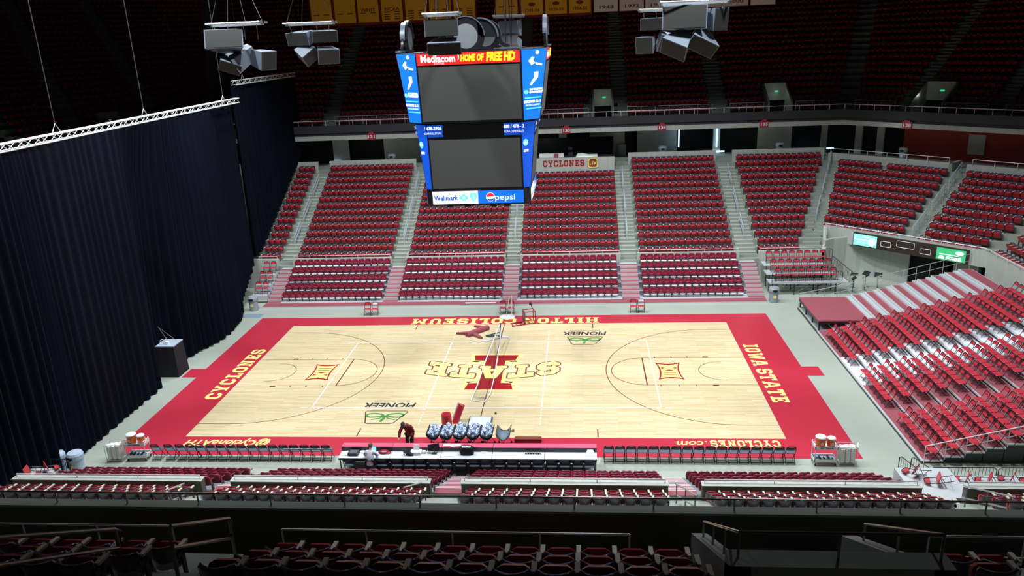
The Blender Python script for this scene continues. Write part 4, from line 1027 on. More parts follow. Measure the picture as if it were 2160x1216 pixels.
# CYCLONES tv lettering on the booth wall
bs = thing('booth_lettering', 'maroon CYCLONES lettering with a small tv logo on the booth wall', 'sign', (0, 26.59, 7.27))
mb = MB(); slab(mb, 'CYCLONES', lambda u, v: (1.92+u*3.56, -.01, v*.55+.0), gap=1.2); o = mb.build('letters', M['maroonp'], bs); o.location = (0, 0, 0)
b = MB(); b.rbox(-.42, -.42, 0, .42, .42, .02, .12); b.v = [(6.18+x, -z-.01, .27+y) for x, y, z in b.v]; b.build('logo_rim', M['yellow'], bs)
b = MB(); b.rbox(-.32, -.32, 0, .32, .32, .01, .1); b.v = [(6.2+x, -z-.035, .27+y) for x, y, z in b.v]; b.build('logo_plate', mat('logo_brown', (.33, .06, .01), .5), bs)
text('.tv', M['yellow'], bs, Matrix.Translation((6.2, -.06, .27)) @ Matrix.Rotation(pi/2, 4, 'X'), .5, bold=.01, shear=.2)
# camera booth behind it
bt = thing('camera_booth', 'black-draped camera booth on the wall above the CYCLONES lettering', 'booth', (4.2, 28.5, 6.75))
mb = MB(); mb.box(-3.9, -.2, 0, 3.9, 1.0, 1.0); mb.box(-3.9, 2.2, 0, 3.9, 2.3, 2.45); mb.box(3.8, -1.6, 1.0, 3.86, 2.3, 2.3); mb.box(-3.7, -1.55, 0, 3.75, -.2, 1.22); mb.build('black_drapes', M['blackcloth'], bt)
mb = MB(); mb.box(-2.6, -1.3, 1.22, -.5, -.6, 1.5); mb.box(.6, -1.4, 1.22, 2.4, -.7, 1.36); mb.hull8([(.5, -1.45, 1.22), (2.2, -1.45, 1.22), (2.3, -.7, 1.22), (.6, -.7, 1.22)], [(.7, -1.3, 1.45), (1.0, -1.35, 1.4), (1.1, -.9, 1.5), (.7, -.9, 1.5)]); mb.build('papers_and_covers', M['white'], bt)
MB().box(-1.35, -1.35, 1.22, -.95, -1.2, 1.55).build('red_monitor_back', M['tread'], bt)
mb = MB(); mb.box(-.1, -1.3, 1.22, .3, -.7, 1.6); mb.tube([(.1, -1, 1.6), (.1, -1, 1.9)], .03); mb.box(-.1, -1.25, 1.85, .25, -.6, 2.0); mb.build('broadcast_camera', M['black'], bt)
# ribbon board over the portal
sN = 41.75
def RP(u, z, off=0): x, y = UD(u, sN-off*sqrt(2)); return (x, y, z)
u0_, u1_ = (24.98-16.77)*D2, (30.47-11.28)*D2
rb = thing('ribbon_board', 'black ribbon scoreboard over the portal with green screens at both ends', 'scoreboard')
def rbox_(mb, ua, ub, z0, z1, o0, o1, m=0): mb.hull8([RP(ua, z0, o1), RP(ub, z0, o1), RP(ub, z0, o0), RP(ua, z0, o0)], [RP(ua, z1, o1), RP(ub, z1, o1), RP(ub, z1, o0), RP(ua, z1, o0)], m)
M['brownb'] = mat('dark_brown_panel', (.035, .022, .014), .5)
mb = MB(); rbox_(mb, u0_, u1_, 2.55, 3.52, 0, .2); mb.build('housing', M['brownb'], rb)
M['led_g'] = mat('lit_mint_screen', (.22, .82, .60), .4, emit=.8, var=.2, scale=1); M['led_g2'] = mat('lit_green_screen', (.04, .42, .17), .4, emit=.7)
W_ = u1_-u0_
def scr(ua, ub, m, nm_): mb = MB(); rbox_(mb, ua, ub, 2.63, 3.44, .2, .23); return mb.build(nm_, m, rb)
s1 = scr(u0_+.06, u0_+1.75, M['led_g'], 'left_screen'); s2 = scr(u1_-1.95, u1_-.12, M['led_g2'], 'right_screen')
RM = lambda u, z, off=.26: Matrix.Translation(RP(u, z, off)) @ Matrix.Rotation(-pi/4, 4, 'Z') @ Matrix.Rotation(pi/2, 4, 'X')
text('Check', M['sb_white'], s1, RM(u0_+.95, 3.3), .2, width=.5); text('Presented by', M['sb_white'], s1, RM(u0_+.62, 3.08), .2, width=1.0)
text('season tickets', M['sb_white'], s1, RM(u0_+.68, 2.88), .12, width=.9)
def disc(mb, u, z, r, off, m=0, sx=1): mb.poly([RP(u+r*sx*cos(t), z+r*sin(t), off) for t in [2*pi*i/18 for i in range(18)]], m)
mb = MB(); disc(mb, u0_+1.42, 2.98, .27, .24); disc(mb, u0_+1.42, 2.98, .19, .245, 1); disc(mb, u0_+1.42, 2.98, .14, .25); mb.build('emblem', [M['sb_white'], M['led_g']], s1)
mb = MB(); disc(mb, u1_-.5, 3.22, .13, .24, 0, 2.0); mb.poly([RP(u1_-1.75, 3.0, .24), RP(u1_-.45, 3.0, .24), RP(u1_-.45, 3.05, .24), RP(u1_-1.75, 3.05, .24)])
mb.poly([RP(u1_-1.8, 2.7, .24), RP(u1_-1.42, 2.7, .24), RP(u1_-1.48, 2.9, .24), RP(u1_-1.6, 2.94, .24), RP(u1_-1.72, 2.9, .24)]); mb.build('emblem', M['sb_white'], s2)
text('PIONEER', M['sb_white'], s2, RM(u1_-.82, 2.79), .28, bold=.015, width=1.0)
for ua, ub, z0, z1, nm_ in ((2.05, 2.75, 2.82, 3.2, 'small_frame'), (3.15, 4.35, 2.98, 3.42, 'centre_frame'), (4.75, 5.45, 2.78, 3.14, 'small_frame')):
    mb = MB(); pts = []
    for cu, cz, a0 in ((ub-.08, z1-.08, 0), (ua+.08, z1-.08, 90), (ua+.08, z0+.08, 180), (ub-.08, z0+.08, 270)):
        for i in range(4): a = R(a0+30*i); pts.append(RP(u0_+cu+.08*cos(a), cz+.08*sin(a), .22))
    mb.tube(pts+[pts[0]], .022, 4); mb.build(nm_, M['whitep'], rb)
# ================================================================ FOREGROUND RAILS
M['frail'] = mat('worn_brown_rail', (.30, .27, .25), .3, .6, var=.1)
rail_along('balcony_rail', 'dark railing on the near balcony ledge crossing the whole foreground', 'rail', [(-26, -29.52, 11.04), (26, -29.52, 11.04)], .22, [], .016, 'frail', 1.24)
rail_along('row_rail', 'thin steel two-bar rail before the dark foreground block at centre', 'rail', [(.62, -30.6, 11.14), (5.75, -30.6, 11.14)], .5, [.36], .016, 'rail', 1.27, group='steel rails before the foreground seats')  # pale material on these row rails imitates court light glinting off steel
rail_along('row_rail', 'thin steel two-bar rail before the dark foreground block at left', 'rail', [(-6, -30.5, 11.1), (-1.15, -30.5, 11.1)], .46, [.36], .016, 'rail', 1.27, group='steel rails before the foreground seats')
rail_along('row_rail', 'thin steel two-bar rail at the right edge of the foreground', 'rail', [(9.9, -30.5, 11.12), (15, -30.5, 11.12)], .46, [.34], .016, 'rail', 1.27, group='steel rails before the foreground seats')
def loop_rail(label, pts, r=.024, base=None):
    t = thing('aisle_handrail', label, 'rail', pts[0]); o = Vector(pts[0]); P = [Vector(p)-o for p in pts]
    MB().tube(P, r, 8).build('looped_bar', M['frail'], t)
    for (i, dz_) in (base or []): MB().tube([P[i], P[i]-Vector((0, 0, dz_))], r*1.1, 6).build('post', M['frail'], t)
    return t
loop_rail('brown looped handrail in the foreground aisle left of centre', [(-.1, -32.2, 12.0), (-.1, -32.2, 12.22), (-.1, -32.15, 12.27), (-.1, -30.72, 11.40), (-.1, -30.68, 11.33), (-.1, -30.72, 11.15), (-.1, -30.78, 11.10), (-.1, -32.2, 11.98)], .024, [(3, .75), (0, .8)])
loop_rail('brown handrail nearest the camera at the left edge', [(-1.0, -34.4, 13.65), (-1.0, -31.95, 12.07), (-1.0, -31.86, 11.98), (-1.0, -31.95, 11.78), (-1.0, -34.4, 13.3)], .024, [(1, 1.0)])
rail_along('tunnel_rail', 'rail on the sloped left wall and across the back of the tunnel mouth', 'rail', [(6.83, -30.35, 11.2), (6.83, -32.6, 12.62), (9.02, -32.6, 12.62), (9.02, -30.5, 11.3)], .38, [], .02, 'frail', 1.0)
# exit: short steel handrails by the near lower aisles
def nrail(label, p, q):
    t = thing('aisle_handrail', label, 'rail', p, 0, 'short steel handrails of the near aisles'); d = Vector(q)-Vector(p)
    for h in (.35, .8): MB().tube([(0, 0, h), d+Vector((0, 0, h))], .028, 6).build('bar', M['steel'], t)
    for f in (.08, .5, .92): MB().tube([d*f, d*f+Vector((0, 0, .8))], .025, 5).build('post', M['darkrail'], t)
nrail('short steel handrail by the near aisle left of centre', (-.75, -16.0, 2.0), (-1.0, -17.6, 2.8))
nrail('short steel handrail by the near aisle right of centre', (8.3, -15.9, 2.0), (8.75, -17.9, 2.8))
nrail('short steel handrail at the end of the far-left near block', (-9.6, -16.2, 2.0), (-9.2, -17.9, 2.8))
nrail('steel handrail at the far-right near aisle', (18.0, -15.9, 2.0), (18.6, -17.8, 2.8))

# ================================================================ RIGHT RISER WITH FOLDING CHAIRS
def RX(i): return 19.45+.82*i, .15+.205*i
NR = 13
rs = thing('seating_riser', 'red and grey seating riser filling the right end of the floor', 'riser', (19.45, 0, 0))
fr = MB(); rd = MB(); wh = MB(); al = MB()
def L(b, x0, y0, z0, x1, y1, z1): b.box(x0-19.45, y0, z0, x1-19.45, y1, z1)
for i in range(NR):
    x, z = RX(i); x1 = x+.82; y1 = 10.04
    L(al, x, -9.67, z-.08, x1+.04, y1, z-.005)
    L(fr, x+.03, -9.6, 0, x1, y1-.05, z-.08)
    # painted deck: red, white band between the first and second chair block, grey nosing
    wa, wb = (1.45, -2.2)
    L(rd, x+.05, wa, z-.005, x1+(.0), (5.6 if i < 4 else y1-.05) if i else 5.6, z)
    L(rd, x+.05, -9.62, z-.005, x1, wb, z); L(wh, x+.05, wb, z-.005, x1, wa, z)
    if i >= 4:
        L(al, x, 5.7, z, x+.10, y1, z+.004)
        L(al, x-.3, 5.75, z-.205, x, y1, z-.1)
al.build('aluminium_edges', M['alu'], rs); fr.build('frame', M['black'], rs); rd.build('red_deck', M['tread'], rs); wh.build('white_deck', M['whitedeck'], rs)
pf = MB(); L(pf, 19.45, 5.6, .72, 22.7, 10.04, .8); 
b_ = MB(); L(b_, 19.46, 5.62, .58, 22.7, 10.03, .72)
for y in (5.7, 7.1, 8.5, 9.9): L(b_, 19.5, y-.04, .12, 19.58, y+.04, .6)
for x in (20.5, 21.5, 22.5): L(b_, x, 5.68, .12, x+.08, 5.76, .6)
pf.build('platform_deck', M['tread'], rs); b_.build('platform_frame', M['black'], rs)
f_ = MB(); L(f_, 19.40, -9.7, 0, 19.46, 10.04, .1); f_.build('kick_board', M['black'], rs)
f_ = MB(); L(f_, 19.41, -9.69, .1, 19.5, 5.6, .155); f_.build('front_edge', M['alu'], rs)
x12, z12 = RX(12)
rail_along('riser_rail', 'grey two-bar rail climbing the far side of the riser', 'rail', [(19.47, 10.07, 1.05), (22.7, 10.07, 1.75), (x12+.7, 10.07, z12+1.0)], .98, [.45], .022, 'steel', .82)
rail_along('riser_rail', 'white two-bar rail on the near side of the riser', 'rail', [(19.5, -9.72, .85), (x12, -9.72, .85+.205*12)], .85, [.38], .022, 'white', .82)
def chair_parts():
    f = MB(); W = .215
    f.tube([(-W, -.2, 0), (-W, .02, .3), (-W*.98, .2, .62), (-W*.9, .265, .8), (-W*.6, .285, .85), (W*.6, .285, .85), (W*.9, .265, .8), (W*.98, .2, .62), (W, .02, .3), (W, -.2, 0)], .017, 4)
    f.tube([(-W, -.14, .08), (W, -.14, .08)], .01, 4)
    r = MB()
    for s in (-1, 1): r.tube([(s*.195, .28, 0), (s*.195, .0, .34), (s*.195, -.12, .45)], .013, 4)
    r.tube([(-.195, .24, .06), (.195, .24, .06)], .01, 4); r.tube([(-.195, .2, .14), (.195, .2, .14)], .01, 4)
    st = MB(); st.rbox(-.235, -.21, .43, .235, .17, .465, .04)
    b = MB(); n = 5; F = []; B = []
    for z, hw in ((.66, .19), (.69, .20), (.78, .20), (.825, .16)):
        for i in range(n+1):
            t = -1+2*i/n; y = .185+(z-.58)*.42+.03*(1-t*t); F.append((hw*t, y-.01, z)); B.append((hw*t, y+.014, z))
    m = n+1; o = len(F); fc = []
    for k in range(3):
        for i in range(n): a = k*m+i; fc += [(a, a+1, a+m+1, a+m), (o+a+1, o+a, o+a+m, o+a+m+1)]
        for a, c in ((k*m, 1), (k*m+n, 0)): fc.append((a, a+m, o+a+m, o+a) if c else (a+m, a, o+a, o+a+m))
    for i in range(n): fc.append((i+1, i, o+i, o+i+1)); a = 3*m+i; fc.append((a, a+1, o+a+1, o+a))
    b.add(F+B, fc)
    return f, r, st, b
cf, cr, cs, cb = chair_parts()
protos = {}
def fold_chair(x, y, z, rz, label, kind='red', group=None):
    p = (x, y, z)
    if kind not in protos:
        c, s_, m = {'red': (M['fold_red'], M['fold_red'], M['black']), 'black': (M['fold_black'], M['fold_pad'], M['fold_black']), 'white': (M['white'], M['fold_red'], M['black'])}[kind]
        t = protos[kind] = thing('folding_chair', label, 'chair', p, rz, group)
        cb.build('backrest', c, t, True); cs.build('seat', s_, t); cf.build('front_legs', m, t); cr.build('rear_legs', m, t)
        return t
    return dup(protos[kind], p, rz, label, group)
for i in range(NR):
    x, z = RX(i)
    for blk, y0, n in (('far', 4.5, 9), ('middle', -1.4, 7), ('near', -6.45, 7)):
        for j in range(n):
            y = y0-(.505 if n == 9 else .525)*j
            if not inframe((x+.5, y, z+.5), 10): continue
            fold_chair(x+.42, y, z, -pi/2, 'red folding chair, row %s up the riser, %s from far end of its %s block' % (ORD[i+1].replace('zeroth', ''), ORD[j+1], blk), 'red', 'red folding chairs on the right riser')
# corner riser by the far wall (three tiers of red chairs, black guard)
cr_ = thing('corner_riser', 'small grey riser with three rows of red chairs beside the portal', 'riser', (18.3, 12.9, 0))
b = MB(); lg = MB()
for j in range(3):
    b.box(-.1, .05+1.0*j, .82+.36*j, 4.9+(.35 if j == 0 else 0)-.35*j, 1.05+1.0*j, .90+.36*j)
    for x in (0.1, 1.6, 3.2, 4.4):
        lg.box(x, .1+j, 0, x+.06, .16+j, .82+.36*j)
        if j < 2: lg.tube([(x, .1+j, .1), (x+1.2, .1+j, .75)], .02, 4)
b.build('decks', M['alu'], cr_); lg.build('legs', M['black'], cr_)
for j in range(3):
    for i in range(8): fold_chair(18.75+.54*i-.1*j+.15, 13.45+1.0*j, .90+.36*j, 0, 'red folding chair, %s from left, %s tier of the corner riser' % (ORD[i+1], ('front', 'middle', 'back')[j]), 'red', 'red chairs on the corner riser')
def barrier(label, p, q, h=1.05, group=None, sp=.13, m='black'):
    t = thing('crowd_barrier', label, 'barrier', p, 0, group); d = Vector(q)-Vector(p); L_ = d.length; u = d/L_; Z = Vector((0, 0, 1))
    b = MB(); b.tube([Z*0, Z*(h-.1), u*.1+Z*h, d-u*.1+Z*h, d+Z*(h-.1), d], .02, 5); b.tube([Z*.15, d+Z*.15], .015, 4); b.build('frame', M[m], t)
    b = MB(); n = int(L_/sp)
    for i in range(1, n): b.tube([u*(L_*i/n)+Z*.15, u*(L_*i/n)+Z*h], .009, 4)
    b.build('bars', M[m], t); return t
barrier('black guard rail along the front of the corner riser', (18.35, 12.92, .9), (23.1, 12.92, .9), .8, sp=.15)
barrier('black guard rail stepping down beside the corner riser', (23.25, 15.9, 1.0), (23.9, 12.9, .5), 1.0, sp=.15)
barrier('black guard rail at the back of the corner riser', (22.7, 15.95, 1.6), (23.25, 15.9, 1.6), .9, sp=.14)
# stacked instrument cases / stools beside the riser
for k, (x, y) in enumerate([(24.3, 14.2), (24.9, 13.6), (24.0, 13.3), (25.2, 14.4), (25.9, 14.0)]):
    t = thing('music_stand', 'black music stand, %s of the cluster beside the corner riser' % ORD[k+1], 'stand', (x, y, 0), k*.7, 'black music stands by the corner riser')
    MB().tube([(0, 0, .02), (0, 0, 1.0)], .015, 5).build('pole', M['black'], t)
    b = MB(); [b.tube([(0, 0, .15), (.28*cos(a), .28*sin(a), .01)], .012, 4) for a in (0, 2.1, 4.2)]; b.build('tripod_base', M['black'], t)
    b = MB(); b.T = Matrix.Translation((0, 0, 1.05)) @ Matrix.Rotation(R(-35), 4, 'X'); b.box(-.25, -.17, -.01, .25, .17, .01); b.box(-.25, -.19, -.01, .25, -.17, .05); b.build('desk', M['black'], t)
# ================================================================ TRASH CANS
M['bin'] = mat('grey_plastic_bin', (.30, .34, .38), .5, var=.06)
def bin_(label, x, y, z, rz=0, h=1.05, badge=False, m='bin'):
    t = thing('trash_can', label, 'trash can', (x, y, z), rz, 'lidded trash cans')
    b = MB(); b.lathe([(.27, 0), (.3, .02), (.31, h-.35), (.33, h-.33)], n=18); b.build('body', M[m], t)
    b = MB(); b.lathe([(.34, h-.33), (.36, h-.28), (.36, h-.1), (.3, h), (.12, h+.03)], n=18); l = b.build('lid', M[m], t)
    b = MB(); b.lathe([(.15, -.005), (.15, .02)], n=14, sx=1.1, sy=.6); b.v = [(p[0], -.35-p[2], h-.19+p[1]) for p in b.v]; b.build('opening', M['dark'], l)
    b = MB(); b.lathe([(.12, -.002), (.12, .01)], n=14); b.v = [(p[0], -.31-p[2], (h-.62)+p[1]) for p in b.v]; b.build('badge', M['whitep'] if badge else M['yellow'], t)
    return t
bin_('grey trash can beside the right end of the pull-out stand', 18.2, 11.55, 0)
bin_('grey trash can between the curtain and the pull-out stand', -18.45, 11.0, 0)
bin_('dark trash can with white badge on the concourse above the block right of the booth', 12.35, 29.5, 7.3, badge=True)
bin_('dark trash can with white badge on the concourse above the wedge block', 22.4, 29.5, 7.3, badge=True)
bin_('dark trash can with white badge on the concourse behind the scoreboard left edge', -11.9, 29.5, 7.3, badge=True)
q = UD(3.9, 57.2); bin_('dark trash can against the red concourse wall at right', q[0], q[1], 7.1, -pi/4, badge=True)
# black wrapped objects beside the left end
t = thing('covered_stand', 'tall black-draped box with a pale top at the left baseline', 'stand', (-18.78, -.02, 0))
b = MB(); b.hull8([(-.58, -.62, 0), (.58, -.62, 0), (.58, .62, 0), (-.58, .62, 0)], [(-.55, -.55, 1.86), (.52, -.55, 1.86), (.52, .55, 1.86), (-.55, .55, 1.86)]); b.build('drape', M['blackcloth'], t)
MB().box(-.56, -.56, 1.86, .53, .56, 1.92).build('top_panel', mat('pale_blue_top', (.42, .5, .62), .5), t)
b = MB(); b.tube([(.0, .0, 1.92), (-.35, -.25, 3.0)], .012, 4); b.tube([(.3, .3, 1.92), (-.3, -.2, 2.9)], .008, 4); b.build('antenna', M['steel'], t)
b = MB(); b.tube([(-.3+.13*cos(a), -.2+.02*sin(a), 2.06+.13*sin(a)) for a in [2*pi*i/14 for i in range(15)]], .018, 5); b.rbox(-.1, -.3, 1.92, .1, -.12, 2.1, .03); b.build('headset_and_roll', M['whitep'], t)
t = tag(MB().box(-18.7, 9.35, 0, -17.4, 10.15, .012).build('floor_mat', mat('blue_grey_mat', (.22, .28, .36), .8)), 'blue-grey mat on the floor at the end of the curtain', 'mat')
# ================================================================ SCORER'S TABLE
def desk_unit(label, x0, x1):
    t = thing('courtside_table', label, 'table', (x0, 0, 0), 0, 'press table units along the near sideline'); w = x1-x0-.02
    MB().box(0, -10.22, .93, w, -9.87, .97).build('red_ledge', mat_pink, t)
    b = MB(); b.box(0, -9.95, .05, w, -9.89, .93); b.box(0, -10.24, .76, w, -10.2, .93); b.build('front_panel', M['black'], t)
    MB().box(0, -10.84, .73, w, -10.2, .76).build('desktop', M['whitedeck'], t)
    b = MB(); b.box(0, -10.84, .66, w, -10.8, .73); b.build('edge', M['black'], t)
    for x in (.05, w-.09):
        for y in (-10.8, -10.0): MB().box(x, y, 0, x+.04, y+.04, .73).build('leg', M['black'], t)
    return t
mat_pink = mat('red_laminate_with_glare', (.80, .15, .26), .12, var=.04, coat=.8)  # glare on the red ledge is put into this pinker base colour
sm = [-5.62, -3.32, -1.1, 1.16, 3.43, 5.68]
wd = ['with the laptop and the seated person', 'with the white printer and monitor', 'under the black ball bag', 'with a few black cables on top', 'at the right end with the folded shirt']
for i in range(5): desk_unit('red-ledged press table unit %s' % wd[i], sm[i], sm[i+1])

def item(name, label, cat, loc, rz=0, group=None): return thing(name, label, cat, loc, rz, group)
def single(mb, name, m, label, cat, loc=(0, 0, 0), rz=0, group=None, smooth=False):
    o = mb.build(name, m, None, smooth, loc, rz); return tag(o, label, cat, group)
ZD = .762
t = item('laptop', 'open laptop with a pale blue screen in front of the seated person', 'laptop', (-4.2, -10.42, ZD))
MB().box(-.17, -.12, 0, .17, .12, .02).build('keyboard_base', M['black'], t)
b = MB(); b.hull8([(-.17, .11, .02), (.17, .11, .02), (.17, .13, .02), (-.17, .13, .02)], [(-.17, .18, .25), (.17, .18, .25), (.17, .2, .25), (-.17, .2, .25)]); b.build('lid', M['black'], t)
b = MB(); b.poly([(-.155, .112, .04), (.155, .112, .04), (.155, .172, .235), (-.155, .172, .235)]); b.build('screen', mat('lit_laptop_screen', (.25, .65, .9), .4, emit=.8), t)
t = item('printer', 'black square console at the left end of the press table', 'console', (-5.0, -10.5, ZD)); b = MB(); b.rbox(-.24, -.2, 0, .24, .2, .12, .04); b.build('body', M['black'], t); MB().box(-.16, -.12, .12, .16, .12, .125).build('panel', M['fold_pad'], t)
single(MB().hull8([(-.2, -.18, 0), (.15, -.18, 0), (.1, .2, 0), (-.15, .2, 0)], [(-.15, -.15, .03), (.1, -.15, .05), (.06, .15, .08), (-.1, .15, .04)]), 'papers', M['white'], 'pile of white papers at the left end of the press table', 'papers', (-5.35, -10.5, ZD))
b = MB(); b.rbox(-.1, -.1, 0, .1, .1, .05, .03); single(b, 'telephone', M['white'], 'white telephone between console and laptop', 'telephone', (-4.65, -10.35, ZD))
b = MB(); b.lathe([(.16, 0), (.2, .03), (.15, .09), (.06, .11)], n=10, sx=1.3); b.lathe([(.1, 0), (.12, .04), (.04, .06)], (.22, -.05, 0), n=8); single(b, 'cloth', M['maroon'], 'crumpled maroon cloth right of the laptop', 'cloth', (-3.68, -10.35, ZD))
b = MB(); b.tube([(0, 0, 0), (0, 0, .25)], .03); b.T = Matrix.Rotation(R(55), 4, 'Y') @ Matrix.Rotation(R(20), 4, 'X'); b.box(-.22, -.02, .1, .22, .02, .4); single(b, 'monitor', M['black'], 'black monitor tilted on its arm left of the white printer', 'monitor', (-2.75, -10.5, ZD))
t = item('printer', 'white printer on the press table', 'printer', (-2.22, -10.42, ZD)); b = MB(); b.rbox(-.24, -.17, 0, .24, .17, .14, .03); b.build('body', M['white'], t); b = MB(); b.hull8([(-.13, .05, .14), (.13, .05, .14), (.13, .1, .14), (-.13, .1, .14)], [(-.12, .16, .34), (.12, .16, .34), (.12, .18, .34), (-.12, .18, .34)]); b.build('paper_tray', M['whitedeck'], t)
for k, x in enumerate((-1.88, -1.66)):
    b = MB(); b.lathe([(.07, 0), (.09, .03), (.085, .1), (.05, .11)], n=12); single(b, 'paper_roll', M['white'], '%s white roll right of the printer' % ('left', 'right')[k], 'roll', (x, -10.38, ZD), 0, 'white rolls by the printer')
t = item('monitor', 'black flat monitor on a stand left of the ball bag', 'monitor', (-1.42, -10.42, ZD)); b = MB(); b.box(-.12, -.08, 0, .12, .08, .015); b.tube([(0, 0, .01), (0, 0, .2)], .025); b.build('stand', M['black'], t)
b = MB(); b.T = Matrix.Rotation(R(20), 4, 'Z') @ Matrix.Rotation(R(-18), 4, 'X'); b.box(-.25, -.02, .14, .25, .02, .42); b.build('screen_housing', M['black'], t)
for k, (x, y, w, lab) in enumerate([(-.78, -10.55, .2, 'left of the bag on the desktop'), (-.9, -10.05, .16, 'on the red ledge at left'), (-.5, -10.08, .22, 'on the red ledge beside the bag'), (.78, -10.3, .16, 'right of the bag')]):
    z = ZD if y < -10.25 else .972
    single(MB().box(-w, -.1, 0, w, .1, .012), 'paper_sheets', M['white'], 'white paper sheets %s' % lab, 'papers', (x, y, z), .08*k, 'papers on the press table')
t = item('ball_bag', 'black rounded bag with white lettering standing on the press table', 'bag', (.02, -10.42, ZD)); b = MB(); b.rbox(-.31, -.16, 0, .31, .16, .36, .1); b.build('bag_body', M['blackcloth'], t)
text('molten', M['whitep'], t, Matrix.Translation((0, -.03, .365)), .16, bold=.008, width=.4); text('FOR THE REAL GAME', M['whitep'], t, Matrix.Translation((0, -.12, .364)), .05, width=.36)
b = MB(); random.seed(4)
for k in range(6): x = k*.11; b.tube([(x, 0, .02), (x+.06, .05, .03), (x+.12, -.03, .02)], .018, 4); b.box(x-.03, -.02, 0, x+.04, .03, .05)
single(b, 'cables', M['black'], 'black cables and small adapters lying on the table near the right', 'cables', (2.6, -10.42, ZD))
b = MB(); b.hull8([(-.24, -.2, 0), (.24, -.2, 0), (.18, .18, 0), (-.18, .18, 0)], [(-.2, -.15, .05), (.2, -.15, .05), (.12, .16, .14), (-.12, .16, .14)]); single(b, 'folded_shirt', M['white'], 'white and navy folded shirt at the right end of the press table', 'shirt', (5.38, -10.42, ZD))
# chairs
cw_ = ['leftmost', 'second', 'third', 'fourth']
xs = [-14.59, -13.93, -13.38, -12.87]+[-12.41+.4925*i for i in range(13)]
for i, x in enumerate(xs): fold_chair(x, -9.62, 0, pi, 'black folding chair, %s from left in the left bench row' % ORD[i+1], 'black', 'black bench chairs left of the table')
for i in range(17): fold_chair(6.2+.485*i, -9.56, 0, pi, 'black folding chair, %s from left in the right bench row' % ORD[i+1], 'black', 'black bench chairs right of the table')
for i, x in enumerate([-5.15, -4.12, -3.72+.05, -3.0, -2.45, -1.95, -1.35, -.8, -.2, .4, .9, 1.5, 2.05, 2.6, 3.15, 3.75, 4.3, 4.85, 5.35]):
    fold_chair(x, -10.80-(.0 if i != 1 else .03), 0, pi, 'black folding chair, %s from left behind the press table' % ORD[i+1], 'black', 'black chairs behind the press table')
b = MB(); b.tube([(-8.55, -9.66, .5), (-6.35, -9.6, .5)], .025, 6); single(b, 'pole', M['white'], 'thin white pole lying across the last left bench chairs', 'pole')
t = item('folding_chair', 'collapsed black folding chair on the floor behind the left table end', 'chair', (-4.85, -11.02, .03), .5)
b = MB(); b.box(-.2, -.25, 0, .2, .15, .03); b.build('seat', M['fold_pad'], t); b = MB(); b.tube([(-.22, -.3, .02), (-.22, .3, .1), (.22, .3, .1), (.22, -.3, .02)], .014, 5); b.build('front_legs', M['black'], t)
# ================================================================ BALL CARTS
M['ball'] = mat('volleyball_panels', (.80, .86, .95), .4, var=.04)
def _ball(m):
    nt = m.node_tree; b = nt.nodes['Principled BSDF']; tc = nt.nodes['Texture Coordinate']; w = nt.nodes.new('ShaderNodeTexWave'); w.inputs['Scale'].default_value = 4.2; w.inputs['Distortion'].default_value = 5; w.inputs['Detail Scale'].default_value = 3
    cr = nt.nodes.new('ShaderNodeValToRGB'); e = cr.color_ramp.elements; e[0].position = .30; e[0].color = (.07, .19, .48, 1); e[1].position = .36; e[1].color = (.84, .90, .97, 1)
    nt.links.new(tc.outputs['Object'], w.inputs['Vector']); nt.links.new(w.outputs['Fac'], cr.inputs[0]); nt.links.new(cr.outputs[0], b.inputs['Base Color'])
_ball(M['ball'])
M['sling'] = mat('dark_blue_sling', (.05, .07, .11), .7)
def cart(label, x, w=.60, col='sling'):
    t = thing('ball_cart', label, 'cart', (x, -8.52, 0), 0, 'sling ball carts beside the table'); hw = w/2; n = 10
    b = MB(); V = []
    for y in (-.45, .45):
        for s in (0, 1):
            for i in range(n+1): a = pi*i/n; V.append((-(hw-.01)*cos(a), y, .92-(.30)*sin(a)-.015*s))
    m = n+1; f = []
    for i in range(n): f += [(i, i+1, 2*m+i+1, 2*m+i), (m+i+1, m+i, 3*m+i, 3*m+i+1), (i, m+i, m+i+1, i+1), (2*m+i+1, 3*m+i+1, 3*m+i, 2*m+i)]
    b.add(V, f); b.build('sling', M[col], t, True)
    b = MB()
    for y in (-.46, .46): b.tube([(-(hw)*cos(pi*i/n), y, .93-.30*sin(pi*i/n)) for i in range(n+1)], .012, 4)
    for s in (-1, 1): b.tube([(s*hw, -.46, .93), (s*hw, .46, .93)], .014, 5); 
    for y in (-.44, .44): b.tube([(-hw, y, .93), (hw*.9, y, .1)], .012, 4); b.tube([(hw, y, .93), (-hw*.9, y, .1)], .012, 4)
    b.build('frame', M['black'] if col != 'x' else M['white'], t)
    for sx in (-1, 1):
        for y in (-.44, .44): MB().ball((sx*hw*.9, y, .05), .05, 8, 5).build('castor', M['black'], t)
    return t
ballm = MB().ball((0, 0, 0), .103, 10, 7).mesh('volleyball', M['ball'], True)
rb_ = random.Random(11)
